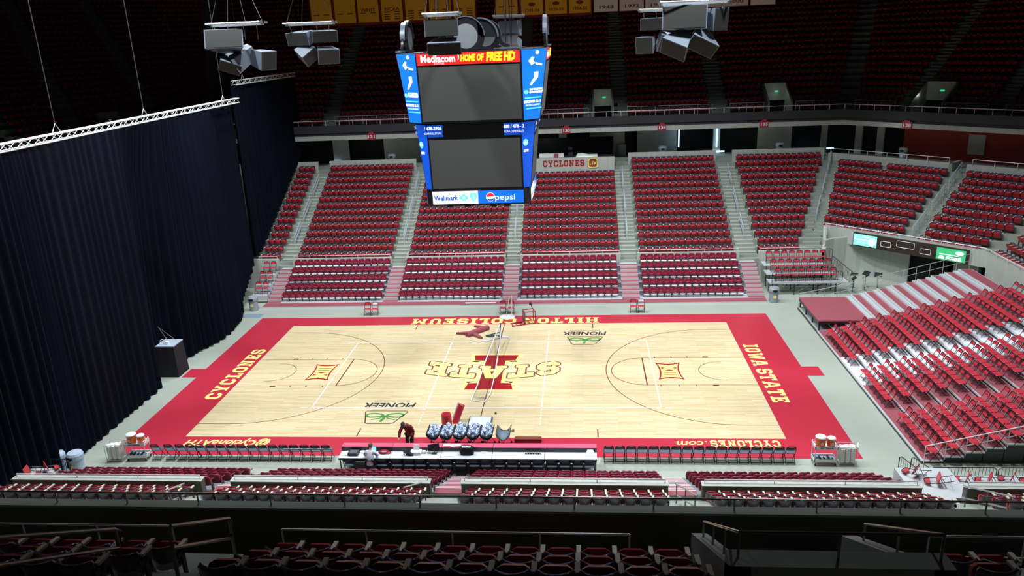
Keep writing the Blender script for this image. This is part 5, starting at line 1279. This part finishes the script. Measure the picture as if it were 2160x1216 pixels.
for ci in range(5):
    x = -1.75+.612*ci
    cart('ball cart full of volleyballs, %s from left of the five' % ORD[ci+1], x)
    pts = []
    for j in range(4):
        for i in range(3):
            pts.append((x+(-.17+.17*i)+rb_.uniform(-.01, .01), -8.52-.32+.215*j+rb_.uniform(-.01, .01), .92-(.15 if i == 1 else .06)+rb_.uniform(-.02, .02)))
    pts += [(x+rb_.uniform(-.1, .1), -8.9+.24*j+.1, .96+rb_.uniform(-.02, .03)) for j in range(4)]
    if ci > 1: pts.append((x+.14, -8.2, 1.0))
    for k, p in enumerate(pts):
        o = bpy.data.objects.new('volleyball', ballm); COL.objects.link(o); o.location = p; o.rotation_euler = (rb_.random()*6, rb_.random()*6, 0)
        tag(o, 'blue and white volleyball in the %s full cart from the left' % ORD[ci+1], 'ball', 'volleyballs in the %s cart' % ORD[ci+1])
M['greysling'] = mat('grey_sling', (.16, .20, .26), .7)
cart('empty grey-blue ball cart right of the full ones', 1.47, .64, 'greysling')
b = MB(); b.rbox(1.9, -8.1, .0, 3.15, -7.82, .2, .02); single(b, 'bench', mat('brown_red_wood', (.20, .03, .02), .5), 'long low brown-red box on the court edge beside the empty cart', 'box')
t = item('equipment_case', 'open grey case with white compartments behind the ball carts', 'case', (.05, -6.2, 0))
b = MB(); b.rbox(-.58, -.6, 0, .58, .55, .12, .03); b.build('frame', M['fold_pad'], t)
for k, x in enumerate((-.36, 0, .36)): MB().box(x-.13, -.5, .12, x+.13, .45, .14).build('tray', M['whitedeck'], t)
b = MB(); b.box(-.52, -.54, .115, .52, .5, .125); b.build('lining', M['white'], t)
t = item('referee_pad', 'upright red pad cylinder standing behind the ball carts', 'pad', (-1.5, -6.7, 0)); b = MB(); b.lathe([(.24, 0), (.25, .05), (.25, .75), (.22, .8)], n=16); b.build('red_cover', M['red'], t); b = MB(); b.lathe([(.16, .8), (.15, .815)], n=16); b.build('top_opening', M['maroonp'], t)
t = item('referee_pad', 'red and white pad leaning behind the upright red one', 'pad', (-1.2, -6.15, 0)); b = MB(); b.T = Matrix.Rotation(R(22), 4, 'Y') @ Matrix.Rotation(R(-15), 4, 'X'); b.rbox(-.16, -.12, 0, .16, .12, 1.0, .06); b.build('red_cover', M['red'], t); b = MB(); b.T = Matrix.Rotation(R(22), 4, 'Y') @ Matrix.Rotation(R(-15), 4, 'X'); b.rbox(-.22, -.02, .2, -.165, .14, 1.02, .01); b.build('white_face', M['white'], t)
b = MB(); b.hull8([(-.3, -.15, 0), (.35, -.15, 0), (.35, .1, 0), (-.3, .1, 0)], [(-.3, -.12, .03), (.35, -.1, .35), (.35, .08, .37), (-.3, .06, .05)]); single(b, 'pad', M['white'], 'white wedge pad left of the upright red cylinder', 'pad', (-2.0, -7.1, 0), .3)
b = MB(); b.ball((0, 0, .06), .06, 8, 5); b.tube([(0, 0, .05), (-.7, .05, .03)], .03, 5); b.ball((-.75, .05, .04), .05, 6, 4); single(b, 'strap', mat('brown_leather', (.16, .07, .02), .6), 'small brown strap and roll behind the empty cart', 'strap', (1.75, -7.0, 0))
b = MB(); b.ball((0, 0, .05), .06, 8, 5); single(b, 'small_ball', mat('brown_rubber', (.12, .06, .02), .6), 'small brown object on the wood behind the case', 'object', (.72, -5.2, 0))
# ================================================================ VOLLEYBALL GEAR ON THE COURT
net = thing('volleyball_net', 'volleyball net with white tapes trailing from the far post onto the centre logo', 'net', (0, 0, 0))
A = [(-.02, 5.15, .95), (-.25, 3.0, .62), (-.45, .8, .35), (-.6, -2.2, .12), (-.72, -3.72, .05)]; B = [(.08, 5.15, .92), (.17, 3.0, .55), (.2, .8, .3), (.22, -1.4, .12), (.22, -2.9, .08), (.02, -3.92, .05)]
b = MB(); b.tube(A, .035, 5); b.tube(B, .03, 5); b.tube([A[-1], (.02, -3.92, .05)], .035, 5); b.build('white_tape', M['whitep'], net)
b = MB()
def lerp(P, t):
    k = t*(len(P)-1); i = min(int(k), len(P)-2); f = k-i; return Vector(P[i])*(1-f)+Vector(P[i+1])*f
for i in range(61): t_ = i/60; b.tube([lerp(A, t_), lerp(B, t_)-Vector((0, 0, .01))], .003, 3)
for j in range(1, 5): b.tube([lerp(A, i/20)*(1-j/5)+lerp(B, i/20)*(j/5) for i in range(21)], .003, 3)
b.tube([(-.6, -3.35, .07), (.08, -3.55, .07)], .012, 4)
b.build('mesh', M['blackp'], net)
post = thing('net_post', 'far net post with folded blue-grey braces and white straps', 'post', (0, 5.15, 0))
b = MB(); b.tube([(0, 0, 0), (0, 0, 1.0)], .05, 8); b.build('post_tube', M['blackp'], post)
b = MB(); b.tube([(-1.0, .3, .05), (-.1, .35, .25), (-.05, -.15, .2), (-.95, .25, .06)], .04, 5); b.box(-.9, .2, .02, -.1, .3, .1); b.build('brace', mat('slate_blue_metal', (.05, .09, .13), .4, .3), post)
b = MB(); b.tube([(-1.9, -.75, .04), (-1.5, -.55, .06)], .06, 5); b.tube([(-1.35, -.75, .04), (-.5, -.2, .08), (0, 0, .2)], .06, 5); b.tube([(-.9, -.65, .05), (0, -.1, .15)], .04, 5); b.hull8([(0, -.1, 0), (.55, -.15, 0), (.5, .15, 0), (0, .15, 0)], [(.05, -.05, .12), (.45, -.1, .1), (.45, .1, .1), (.05, .1, .12)]); b.build('white_straps', M['whitep'], post)
t = thing('padded_stand', 'red padded base with three splayed feet lying on the court', 'pad', (-1.55, 6.1, .12), R(48))
b = MB(); b.T = Matrix.Rotation(pi/2, 4, 'Y'); b.lathe([(.17, -.95), (.2, -.9), (.2, .75), (.17, .85)], n=12); b.build('red_sleeve', M['tread'], t)
for k, (px, py, a, ln) in enumerate([(.7, .1, R(100), .9), (-.55, .1, R(125), .95), (-.5, -.1, R(-95), .9)]):
    b = MB(); b.T = Matrix.Translation((px, py, 0)) @ Matrix.Rotation(a, 4, 'Z'); b.hull8([(0, -.16, -.1), (ln, -.07, -.1), (ln, .07, -.1), (0, .16, -.1)], [(0, -.16, .08), (ln, -.07, .0), (ln, .07, .0), (0, .16, .08)]); b.build('foot', M['tread'], t)
rs_ = thing('referee_stand', 'dark red referee ladder stand tipped over at the far sideline', 'stand', (1.55, 7.75, 0), R(18))
b = MB()
for x in (-.25, .45):
    for y in (-.25, .3): b.tube([(x, y, .02), (x, y, .9)], .03, 5)
for z in (.88, .08):
    b.tube([(-.25, -.25, z), (.45, -.25, z), (.45, .3, z), (-.25, .3, z), (-.25, -.25, z)], .03, 5)
b.build('cage', M['maroonp'], rs_); MB().box(-.26, -.24, .06, -.22, .3, .88).build('platform', M['fold_pad'], rs_)
b = MB(); b.tube([(-.25, -.25, .05), (-1.15, -.3, .05)], .035, 5); b.tube([(-.25, .3, .05), (-1.15, .2, .05)], .035, 5); [b.tube([(-.5-.28*k, -.27, .05), (-.5-.28*k, .24, .05)], .025, 5) for k in range(3)]; b.build('ladder', M['maroonp'], rs_)
b = MB(); b.tube([(.4, .3, .9), (.3, .3, 1.25)], .03, 5); b.rbox(.2, .25, 1.15, .36, .35, 1.35, .02); b.build('backrest', M['black'], rs_)
nd = thing('net_standard', 'white round-based standard with two slanted white poles at the far sideline', 'stand', (.06, 8.95, 0))
b = MB(); b.lathe([(.42, 0), (.43, .04), (.38, .07)], n=24, sx=1.25); b.build('round_base', M['whitep'], nd)
for p, q in (((-.05, 0, .05), (.2, .15, 1.45)), ((.32, 0, .05), (.36, .15, 1.5))): MB().tube([p, q], .028, 6).build('pole', M['whitep'], nd)
for k, (x, kd) in enumerate([(-9.75, 'red'), (-9.22, 'white'), (-.28, 'red'), (.26, 'red'), (8.55, 'red'), (9.08, 'white')]):
    fold_chair(x, 9.72, 0, 0, ('red folding chair' if kd == 'red' else 'red folding chair with a white towel over its back')+', %s at the far sideline' % ('left pair', 'left pair', 'left of the centre pair', 'right of the centre pair', 'right pair', 'right pair')[k], kd, 'folding chairs at the far sideline')
b = MB(); b.tube([(-3.15, 11.6, .14), (-.95, 11.6, .14)], .05, 6); single(b, 'pole', M['whitep'], 'long white pole lying on the front step of the pull-out stand', 'pole')
# ================================================================ DRINK CARTS
M['orange'] = mat('orange_cooler', (.85, .16, .02), .35)
def drink_cart(label, x, y, rz, side):
    t = thing('drink_cart', label, 'cart', (x, y, 0), rz, 'white drink carts at the corners')
    for z, nm_ in ((.18, 'lower_tray'), (.78, 'upper_tray')):
        b = MB(); b.rbox(-.48, -.27, z, .48, .27, z+.04, .04); b.box(-.48, -.27, z, .48, -.24, z+.13); b.box(-.48, .24, z, .48, .27, z+.13); b.box(-.48, -.27, z, -.45, .27, z+.13); b.box(.45, -.27, z, .48, .27, z+.13); tr = b.build(nm_, M['white'], t)
    text('GATORADE', M['blackp'], tr, Matrix.Translation((0, -.275, .855)) @ Matrix.Rotation(pi/2, 4, 'X'), .11, bold=.004, width=.55)
    b = MB()
    for sx in (-.45, .45):
        for sy in (-.24, .24): b.tube([(sx, sy, .1), (sx, sy, 1.0 if sx*side > 0 else .85)], .02, 5)
    b.tube([(.45*side, -.24, 1.0), (.56*side, 0, 1.06), (.45*side, .24, 1.0)], .02, 5); b.build('posts', M['white'], t)
    for sx in (-.42, .42):
        for sy in (-.22, .22): b = MB(); b.lathe([(.055, -.02), (.055, .02)], n=10); b.v = [(sx+p[2], sy+p[1], .06+p[0]) for p in b.v]; b.build('castor', M['black'], t)
    b = MB(); rr = random.Random(5)
    for k in range(9): b.box(-.4+.09*k, rr.uniform(-.2, 0), .22, -.34+.09*k, rr.uniform(.02, .2), .22+rr.uniform(.03, .09), k % 2)
    b.build('bottles', [M['blackp'], M['sb_cyan2']], t)
    for k, (cx, r, h) in enumerate(((-.2, .21, .42), (.24, .165, .36))):
        px = x+cx*cos(rz); py = y+cx*sin(rz)
        c = thing('drink_cooler', '%s orange drink cooler with white lid on the %s cart' % (('larger', 'smaller')[k], 'left' if x < 0 else 'right'), 'cooler', (px, py, .822), 0, 'orange coolers on the drink carts')
        b = MB(); b.lathe([(r*.88, 0), (r*.95, .02), (r*.97, h)], n=20); b.build('body', M['orange'], c)
        b = MB(); b.lathe([(r*1.08, h), (r*1.1, h+.03), (r*.95, h+.06), (r*.2, h+.075)], n=20); b.build('lid', M['white'], c)
        b = MB(); b.tube([(-r*1.08, 0, h-.06), (-r*1.2, 0, h-.1), (-r*1.08, 0, h-.14)], .015, 5); b.tube([(r*1.08, 0, h-.06), (r*1.2, 0, h-.1), (r*1.08, 0, h-.14)], .015, 5); b.build('handles', M['white'], c)
        text('G', M['whitep'], c, Matrix.Translation((0, -r*.985, h*.45)) @ Matrix.Rotation(pi/2, 4, 'X'), .17, bold=.01)
M['sb_cyan2'] = mat('light_blue_towel', (.25, .55, .8), .6)
drink_cart('white drink cart with two orange coolers at the near right court corner', 15.38, -9.7, 0, -1)
drink_cart('white drink cart with two orange coolers at the near left court corner', -15.5, -9.72, .05, 1)
M['towel'] = mat('white_towels', (.82, .83, .78), .85, var=.12, scale=5, bump=.4)
def hamper(label, x, y, rz):
    t = thing('towel_cart', label, 'cart', (x, y, 0), rz, 'towel carts beside the drink carts')
    b = MB()
    for sx in (-.36, .36):
        for sy in (-.25, .25): b.tube([(sx, sy, .03), (sx, sy, .9)], .014, 5)
    for z in (.12, .88): b.tube([(-.36, -.25, z), (.36, -.25, z), (.36, .25, z), (-.36, .25, z), (-.36, -.25, z)], .014, 5)
    b.tube([(.36, -.25, .88), (.42, 0, 1.0), (.36, .25, .88)], .014, 5); b.build('frame', M['steel'], t)
    b = MB()
    for k in range(3): b.rbox(-.33+.22*k, -.22, .14, -.13+.22*k, .22, .8+.02*k, .05)
    b.build('bag', M['towel'], t); b = MB(); 
    for k in range(6): b.ball((-.25+.1*k, -.08+.09*(k % 2), .80), .12, 8, 5, sz=.6)
    b.build('towels', M['towel'], t, True)
hamper('wire towel cart full of white towels right of the right drink cart', 16.3, -9.72, 0)
hamper('wire towel cart heaped with white towels left of the left drink cart', -16.5, -9.85, .06)
# ================================================================ NEAR CORNERS
barrier('short black barrier end panel at the near right aisle', (18.0, -10.84, 0), (18.32, -12.1, 0), 1.05)
barrier('second black barrier panel angled beside the near right aisle', (18.45, -10.9, 0), (18.8, -11.9, 0), 1.05)
barrier('long black barrier below the riser, left part', (18.85, -11.75, 0), (21.35, -11.75, 0), 1.05)
barrier('long black barrier below the riser, right part', (21.42, -11.75, 0), (24.6, -11.75, 0), 1.05)
barrier('black barrier in front of the bins at the near left corner', (-19.6, -11.6, 0), (-17.6, -11.6, 0), 1.05)
barrier('short black barrier panel beside the bins at the near left', (-17.55, -11.6, 0), (-17.3, -12.4, 0), 1.05)
mb = MB(); mb.box(17.2, -14.4, 0, 19.2, -12.3, 1.35); mb.box(17.0, -16.2, 0, 18.3, -14.4, 1.7); mb.box(19.3, -15.2, 0, 26, -12.6, 1.2); mb.box(-26, -15.2, 0, -17.2, -12.6, 1.2); struct(mb, 'floor_near_corner_riser', M['alu'])
def tipped(label, x, y, z, rz, rx=R(-75)):
    t = dup(protos['red'], (x, y, z), rz, label, 'red folding chairs stored at the near corners'); t.rotation_euler = (rx, 0, rz); return t
for k, (x, y, z, rz) in enumerate([(18.05, -13.2, 1.5, .8), (18.75, -13.6, 1.5, 1.3), (19.9, -13.4, 1.35, 1.0), (20.7, -13.4, 1.35, 1.1), (21.5, -13.4, 1.35, .9), (22.3, -13.4, 1.35, 1.2)]):
    tipped('red folding chair lying on its back at the near right corner, %s from left' % ORD[k+1], x, y, z, rz)
for k, (x, y, z, rz) in enumerate([(-17.9, -13.2, 1.35, -.8), (-18.6, -13.4, 1.35, -1.3), (-19.3, -13.1, 1.35, -1.0), (-20.1, -13.4, 1.35, -1.1)]):
    tipped('red folding chair lying on its back at the near left corner, %s from right' % ORD[k+1], x, y, z, rz)
M['bin2'] = mat('pale_blue_bin', (.45, .55, .68), .5)
bin_('pale trash can behind the barrier at the near left corner, left one', -18.6, -10.95, 0, .3, 1.0, m='bin2'); bin_('pale trash can behind the barrier at the near left corner, right one', -17.75, -10.9, 0, -.2, 1.0, m='bin2')
# two chairs on the riser left of the far-left aisle
tl_ = thing('corner_riser', 'small riser with red chairs between the curtain and the far-left aisle', 'riser', (-19.3, 12.6, 0)); b = MB()
for j in range(3): b.box(0, 1.0*j, .1+.5*j, 1.2, .95+1.0*j, .55+.5*j)
b.build('decks', M['alu'], tl_)
for j in range(3):
    for i in range(2): fold_chair(-18.9+.54*i, 13.1+1.0*j, .55+.5*j, 0, 'red folding chair, %s seat on the %s tier by the curtain' % (('left', 'right')[i], ('front', 'middle', 'back')[j]), 'red', 'red chairs beside the curtain end')
# ================================================================ PEOPLE
M['skin'] = mat('skin', (.55, .32, .22), .5, var=.05); M['shirt_w'] = mat('white_shirt_cloth', (.80, .82, .92), .8, var=.08, scale=7); M['shirt_m'] = mat('maroon_sweatshirt', (.22, .02, .03), .8, var=.12, scale=7)
M['hair'] = mat('brown_hair', (.16, .10, .06), .8); M['trouser'] = mat('dark_trousers', (.03, .03, .05), .8); M['cap'] = mat('dark_cap', (.05, .045, .06), .7)
def skin(name, nodes, edges, m, parent, sub=2):
    """nodes: {key: (x, y, z, r)}"""
    ks = list(nodes); me = bpy.data.meshes.new(name); me.from_pydata([nodes[k][:3] for k in ks], [(ks.index(a), ks.index(b)) for a, b in edges], [])
    o = bpy.data.objects.new(name, me); COL.objects.link(o)
    sk = o.modifiers.new('s', 'SKIN'); sk.use_smooth_shade = True; sk.branch_smoothing = .6
    for i, k in enumerate(ks):
        q = nodes[k]; r = q[3]; rr = (r, r) if not isinstance(r, tuple) else r
        me.skin_vertices[0].data[i].radius = rr
    me.skin_vertices[0].data[0].use_root = True
    sb_ = o.modifiers.new('d', 'SUBSURF'); sb_.levels = sub; sb_.render_levels = sub
    ev = bpy.data.meshes.new_from_object(o.evaluated_get(bpy.context.evaluated_depsgraph_get())); bpy.data.objects.remove(o)
    ev.materials.clear(); ev.materials.append(m); ev.name = name
    for p in ev.polygons: p.use_smooth = True
    o = bpy.data.objects.new(name, ev); COL.objects.link(o); o.parent = parent; return o
def hand(N, E, w, d, side, up=Vector((0, 0, 1)), pre='L'):
    """adds palm and five curled fingers after wrist node w, pointing along d"""
    W_ = Vector(N[w][:3]); d = d.normalized(); s = d.cross(up).normalized()*side
    p = W_+d*.05; N[pre+'palm'] = (*p, .03); E.append((w, pre+'palm'))
    for i, (off, ln) in enumerate(((-.03, .065), (-.01, .078), (.01, .072), (.03, .055))):
        a = p+d*.035+s*off; b_ = a+d*ln*.6-up*.012; c = b_+d*ln*.35-up*.03
        N[pre+'f%d' % i] = (*a, .0105); N[pre+'g%d' % i] = (*b_, .009); N[pre+'h%d' % i] = (*c, .008); E += [(pre+'palm', pre+'f%d' % i), (pre+'f%d' % i, pre+'g%d' % i), (pre+'g%d' % i, pre+'h%d' % i)]
    a = p-d*.01-s*.035; b_ = a+d*.04-s*.02; N[pre+'t0'] = (*a, .012); N[pre+'t1'] = (*b_, .010); E += [(pre+'palm', pre+'t0'), (pre+'t0', pre+'t1')]
def head_(parent, c, f, rad=.098):
    """head with face; c centre, f facing direction (yaw, pitch)"""
    T = Matrix.Translation(c) @ Matrix.Rotation(f[0], 4, 'Z') @ Matrix.Rotation(f[1], 4, 'X')
    b = MB(); b.T = T; P = [(.02, -.125), (.055, -.115), (.075, -.08), (.085, -.03), (.092, .02), (.09, .07), (.07, .105), (.03, .125), (.004, .13)]
    b.lathe([(r, z) for r, z in P], n=14, sx=.86, sy=1.05)
    b.hull8([(-.014, -.09, -.035), (.014, -.09, -.035), (.01, -.08, -.03), (-.01, -.08, -.03)], [(-.006, -.095, .015), (.006, -.095, .015), (.006, -.08, .015), (-.006, -.08, .015)])
    b.tube([(-.014, -.088, -.04), (0, -.118, -.036), (.014, -.088, -.04)], .01, 5)
    for s in (-1, 1): b.ball((s*.08, .0, -.005), .025, 8, 5)
    b.build('head', M['skin'], parent, True)
    b = MB(); b.T = T
    for s in (-1, 1): b.ball((s*.032, -.086, .012), .012, 7, 5)
    b.tube([(-.025, -.086, -.066), (0, -.094, -.068), (.025, -.086, -.066)], .005, 4); b.build('face_features', M['cap'], parent); return T
# standing person, front of the table, leaning over it with one hand on the ledge (built in local space, faces -y)
p1 = thing('person', 'person in maroon sweatshirt and dark cap bending over the press table from the court', 'person', (-2.82, -9.12, .012), R(-14))
N = {'pel': (0, .10, .95, .13), 'waist': (0, .06, 1.12, .13), 'chest': (-.02, -.04, 1.33, .15), 'sh': (-.03, -.12, 1.47, .10), 'neck': (-.04, -.19, 1.54, .055), 'skull': (-.05, -.26, 1.60, .06)}
E = [('pel', 'waist'), ('waist', 'chest'), ('chest', 'sh'), ('sh', 'neck'), ('neck', 'skull')]
for s, nm_ in ((-1, 'r'), (1, 'l')):
    N.update({nm_+'hip': (s*.1, .10, .9, .10), nm_+'knee': (s*.12, .03, .5, .065), nm_+'ank': (s*.12, .10, .09, .045), nm_+'toe': (s*.13, -.06, .035, .04)})
    E += [('pel', nm_+'hip'), (nm_+'hip', nm_+'knee'), (nm_+'knee', nm_+'ank'), (nm_+'ank', nm_+'toe')]
N.update({'rsh': (-.2, -.10, 1.44, .065), 'rel': (-.28, -.30, 1.22, .048), 'rwr': (-.22, -.50, 1.03, .032), 'lsh': (.18, -.08, 1.44, .065), 'lel': (.27, -.02, 1.16, .048), 'lwr': (.2, -.22, 1.0, .032)})
E += [('sh', 'rsh'), ('rsh', 'rel'), ('rel', 'rwr'), ('sh', 'lsh'), ('lsh', 'lel'), ('lel', 'lwr')]
hand(N, E, 'rwr', Vector((.05, -.9, -.25)), 1, pre='R'); hand(N, E, 'lwr', Vector((-.2, -.6, -.6)), -1, pre='L')
skin('body', N, E, M['skin'], p1)
def sub_(keys, infl): return {k: (*N[k][:3], N[k][3]+infl) for k in keys}, [e for e in E if e[0] in keys and e[1] in keys]
N['col'] = (-.036, -.165, 1.515, .072); N['rcl'] = (-.12, -.12, 1.47, .075); N['lcl'] = (.09, -.11, 1.47, .075)
n_, e_ = sub_(['waist', 'pel', 'chest', 'sh', 'rsh', 'rel', 'rwr', 'lsh', 'lel', 'lwr', 'col', 'rcl', 'lcl'], .032); e_ = [q for q in e_ if q not in (('sh', 'rsh'), ('sh', 'lsh'))]+[('sh', 'col'), ('sh', 'rcl'), ('rcl', 'rsh'), ('sh', 'lcl'), ('lcl', 'lsh')]; skin('sweatshirt', n_, e_, M['shirt_m'], p1)
n_, e_ = sub_(['pel', 'rhip', 'rknee', 'rank', 'lhip', 'lknee', 'lank'], .022); skin('trousers', n_, e_, M['trouser'], p1)
for s in (-1, 1): b = MB(); b.rbox(s*.125-.05, -.14, 0, s*.125+.05, .16, .09, .03); b.build('shoe', M['white'], p1)
T = head_(p1, (-.06, -.30, 1.63), (R(-10), R(50)))
b = MB(); b.T = T; b.lathe([(.1, .03), (.103, .07), (.08, .12), (.03, .14)], n=14, sx=.9, sy=1.08); b.box(-.07, -.19, .035, .07, -.08, .05); b.build('cap', M['cap'], p1)
# seated person in white shirt typing at the laptop, seen from behind (local: faces +y)
p2 = thing('person', 'person in white shirt with short brown hair seated typing at the left table end', 'person', (-4.14, -10.98, 0))
N = {'pel': (0, -.06, .56, .14), 'waist': (0, -.06, .74, .14), 'chest': (0, .02, .95, .155), 'sh': (0, .09, 1.10, .10), 'neck': (.0, .15, 1.19, .055), 'skull': (0, .2, 1.26, .06)}
E = [('pel', 'waist'), ('waist', 'chest'), ('chest', 'sh'), ('sh', 'neck'), ('neck', 'skull')]
for s, nm_ in ((-1, 'r'), (1, 'l')):
    N.update({nm_+'hip': (s*.11, -.0, .54, .10), nm_+'knee': (s*.17, .36, .53, .07), nm_+'ank': (s*.17, .34, .1, .045), nm_+'toe': (s*.18, .5, .04, .04),
              nm_+'sh': (s*.19, .09, 1.07, .07), nm_+'el': (s*.29, .22, .86, .05), nm_+'wr': (s*.13, .44, .83, .032)})
    E += [('pel', nm_+'hip'), (nm_+'hip', nm_+'knee'), (nm_+'knee', nm_+'ank'), (nm_+'ank', nm_+'toe'), ('sh', nm_+'sh'), (nm_+'sh', nm_+'el'), (nm_+'el', nm_+'wr')]
hand(N, E, 'rwr', Vector((.3, .9, -.1)), 1, pre='R'); hand(N, E, 'lwr', Vector((-.3, .9, -.1)), -1, pre='L')
skin('body', N, E, M['skin'], p2)
N['col'] = (0, .125, 1.155, .062); N['rcl'] = (-.1, .09, 1.09, .08); N['lcl'] = (.1, .09, 1.09, .08)
n_, e_ = sub_(['waist', 'pel', 'chest', 'sh', 'rsh', 'rel', 'lsh', 'lel', 'rwr', 'lwr', 'col', 'rcl', 'lcl'], .032); e_ = [q for q in e_ if q not in (('sh', 'rsh'), ('sh', 'lsh'))]+[('sh', 'col'), ('sh', 'rcl'), ('rcl', 'rsh'), ('sh', 'lcl'), ('lcl', 'lsh')]; skin('shirt', n_, e_, M['shirt_w'], p2)
n_, e_ = sub_(['pel', 'rhip', 'rknee', 'rank', 'lhip', 'lknee', 'lank'], .02); skin('trousers', n_, e_, M['trouser'], p2)
for s in (-1, 1): b = MB(); b.rbox(s*.175-.05, .28, 0, s*.175+.05, .56, .09, .03); b.build('shoe', M['black'], p2)
T = head_(p2, (0, .23, 1.30), (pi, R(18)))
b = MB(); b.T = T; b.lathe([(.088, -.03), (.1, .03), (.1, .08), (.075, .125), (.02, .142)], n=14, sx=.9, sy=1.05)
b.v = [v for v in b.v]; b.build('hair', M['hair'], p2, True)
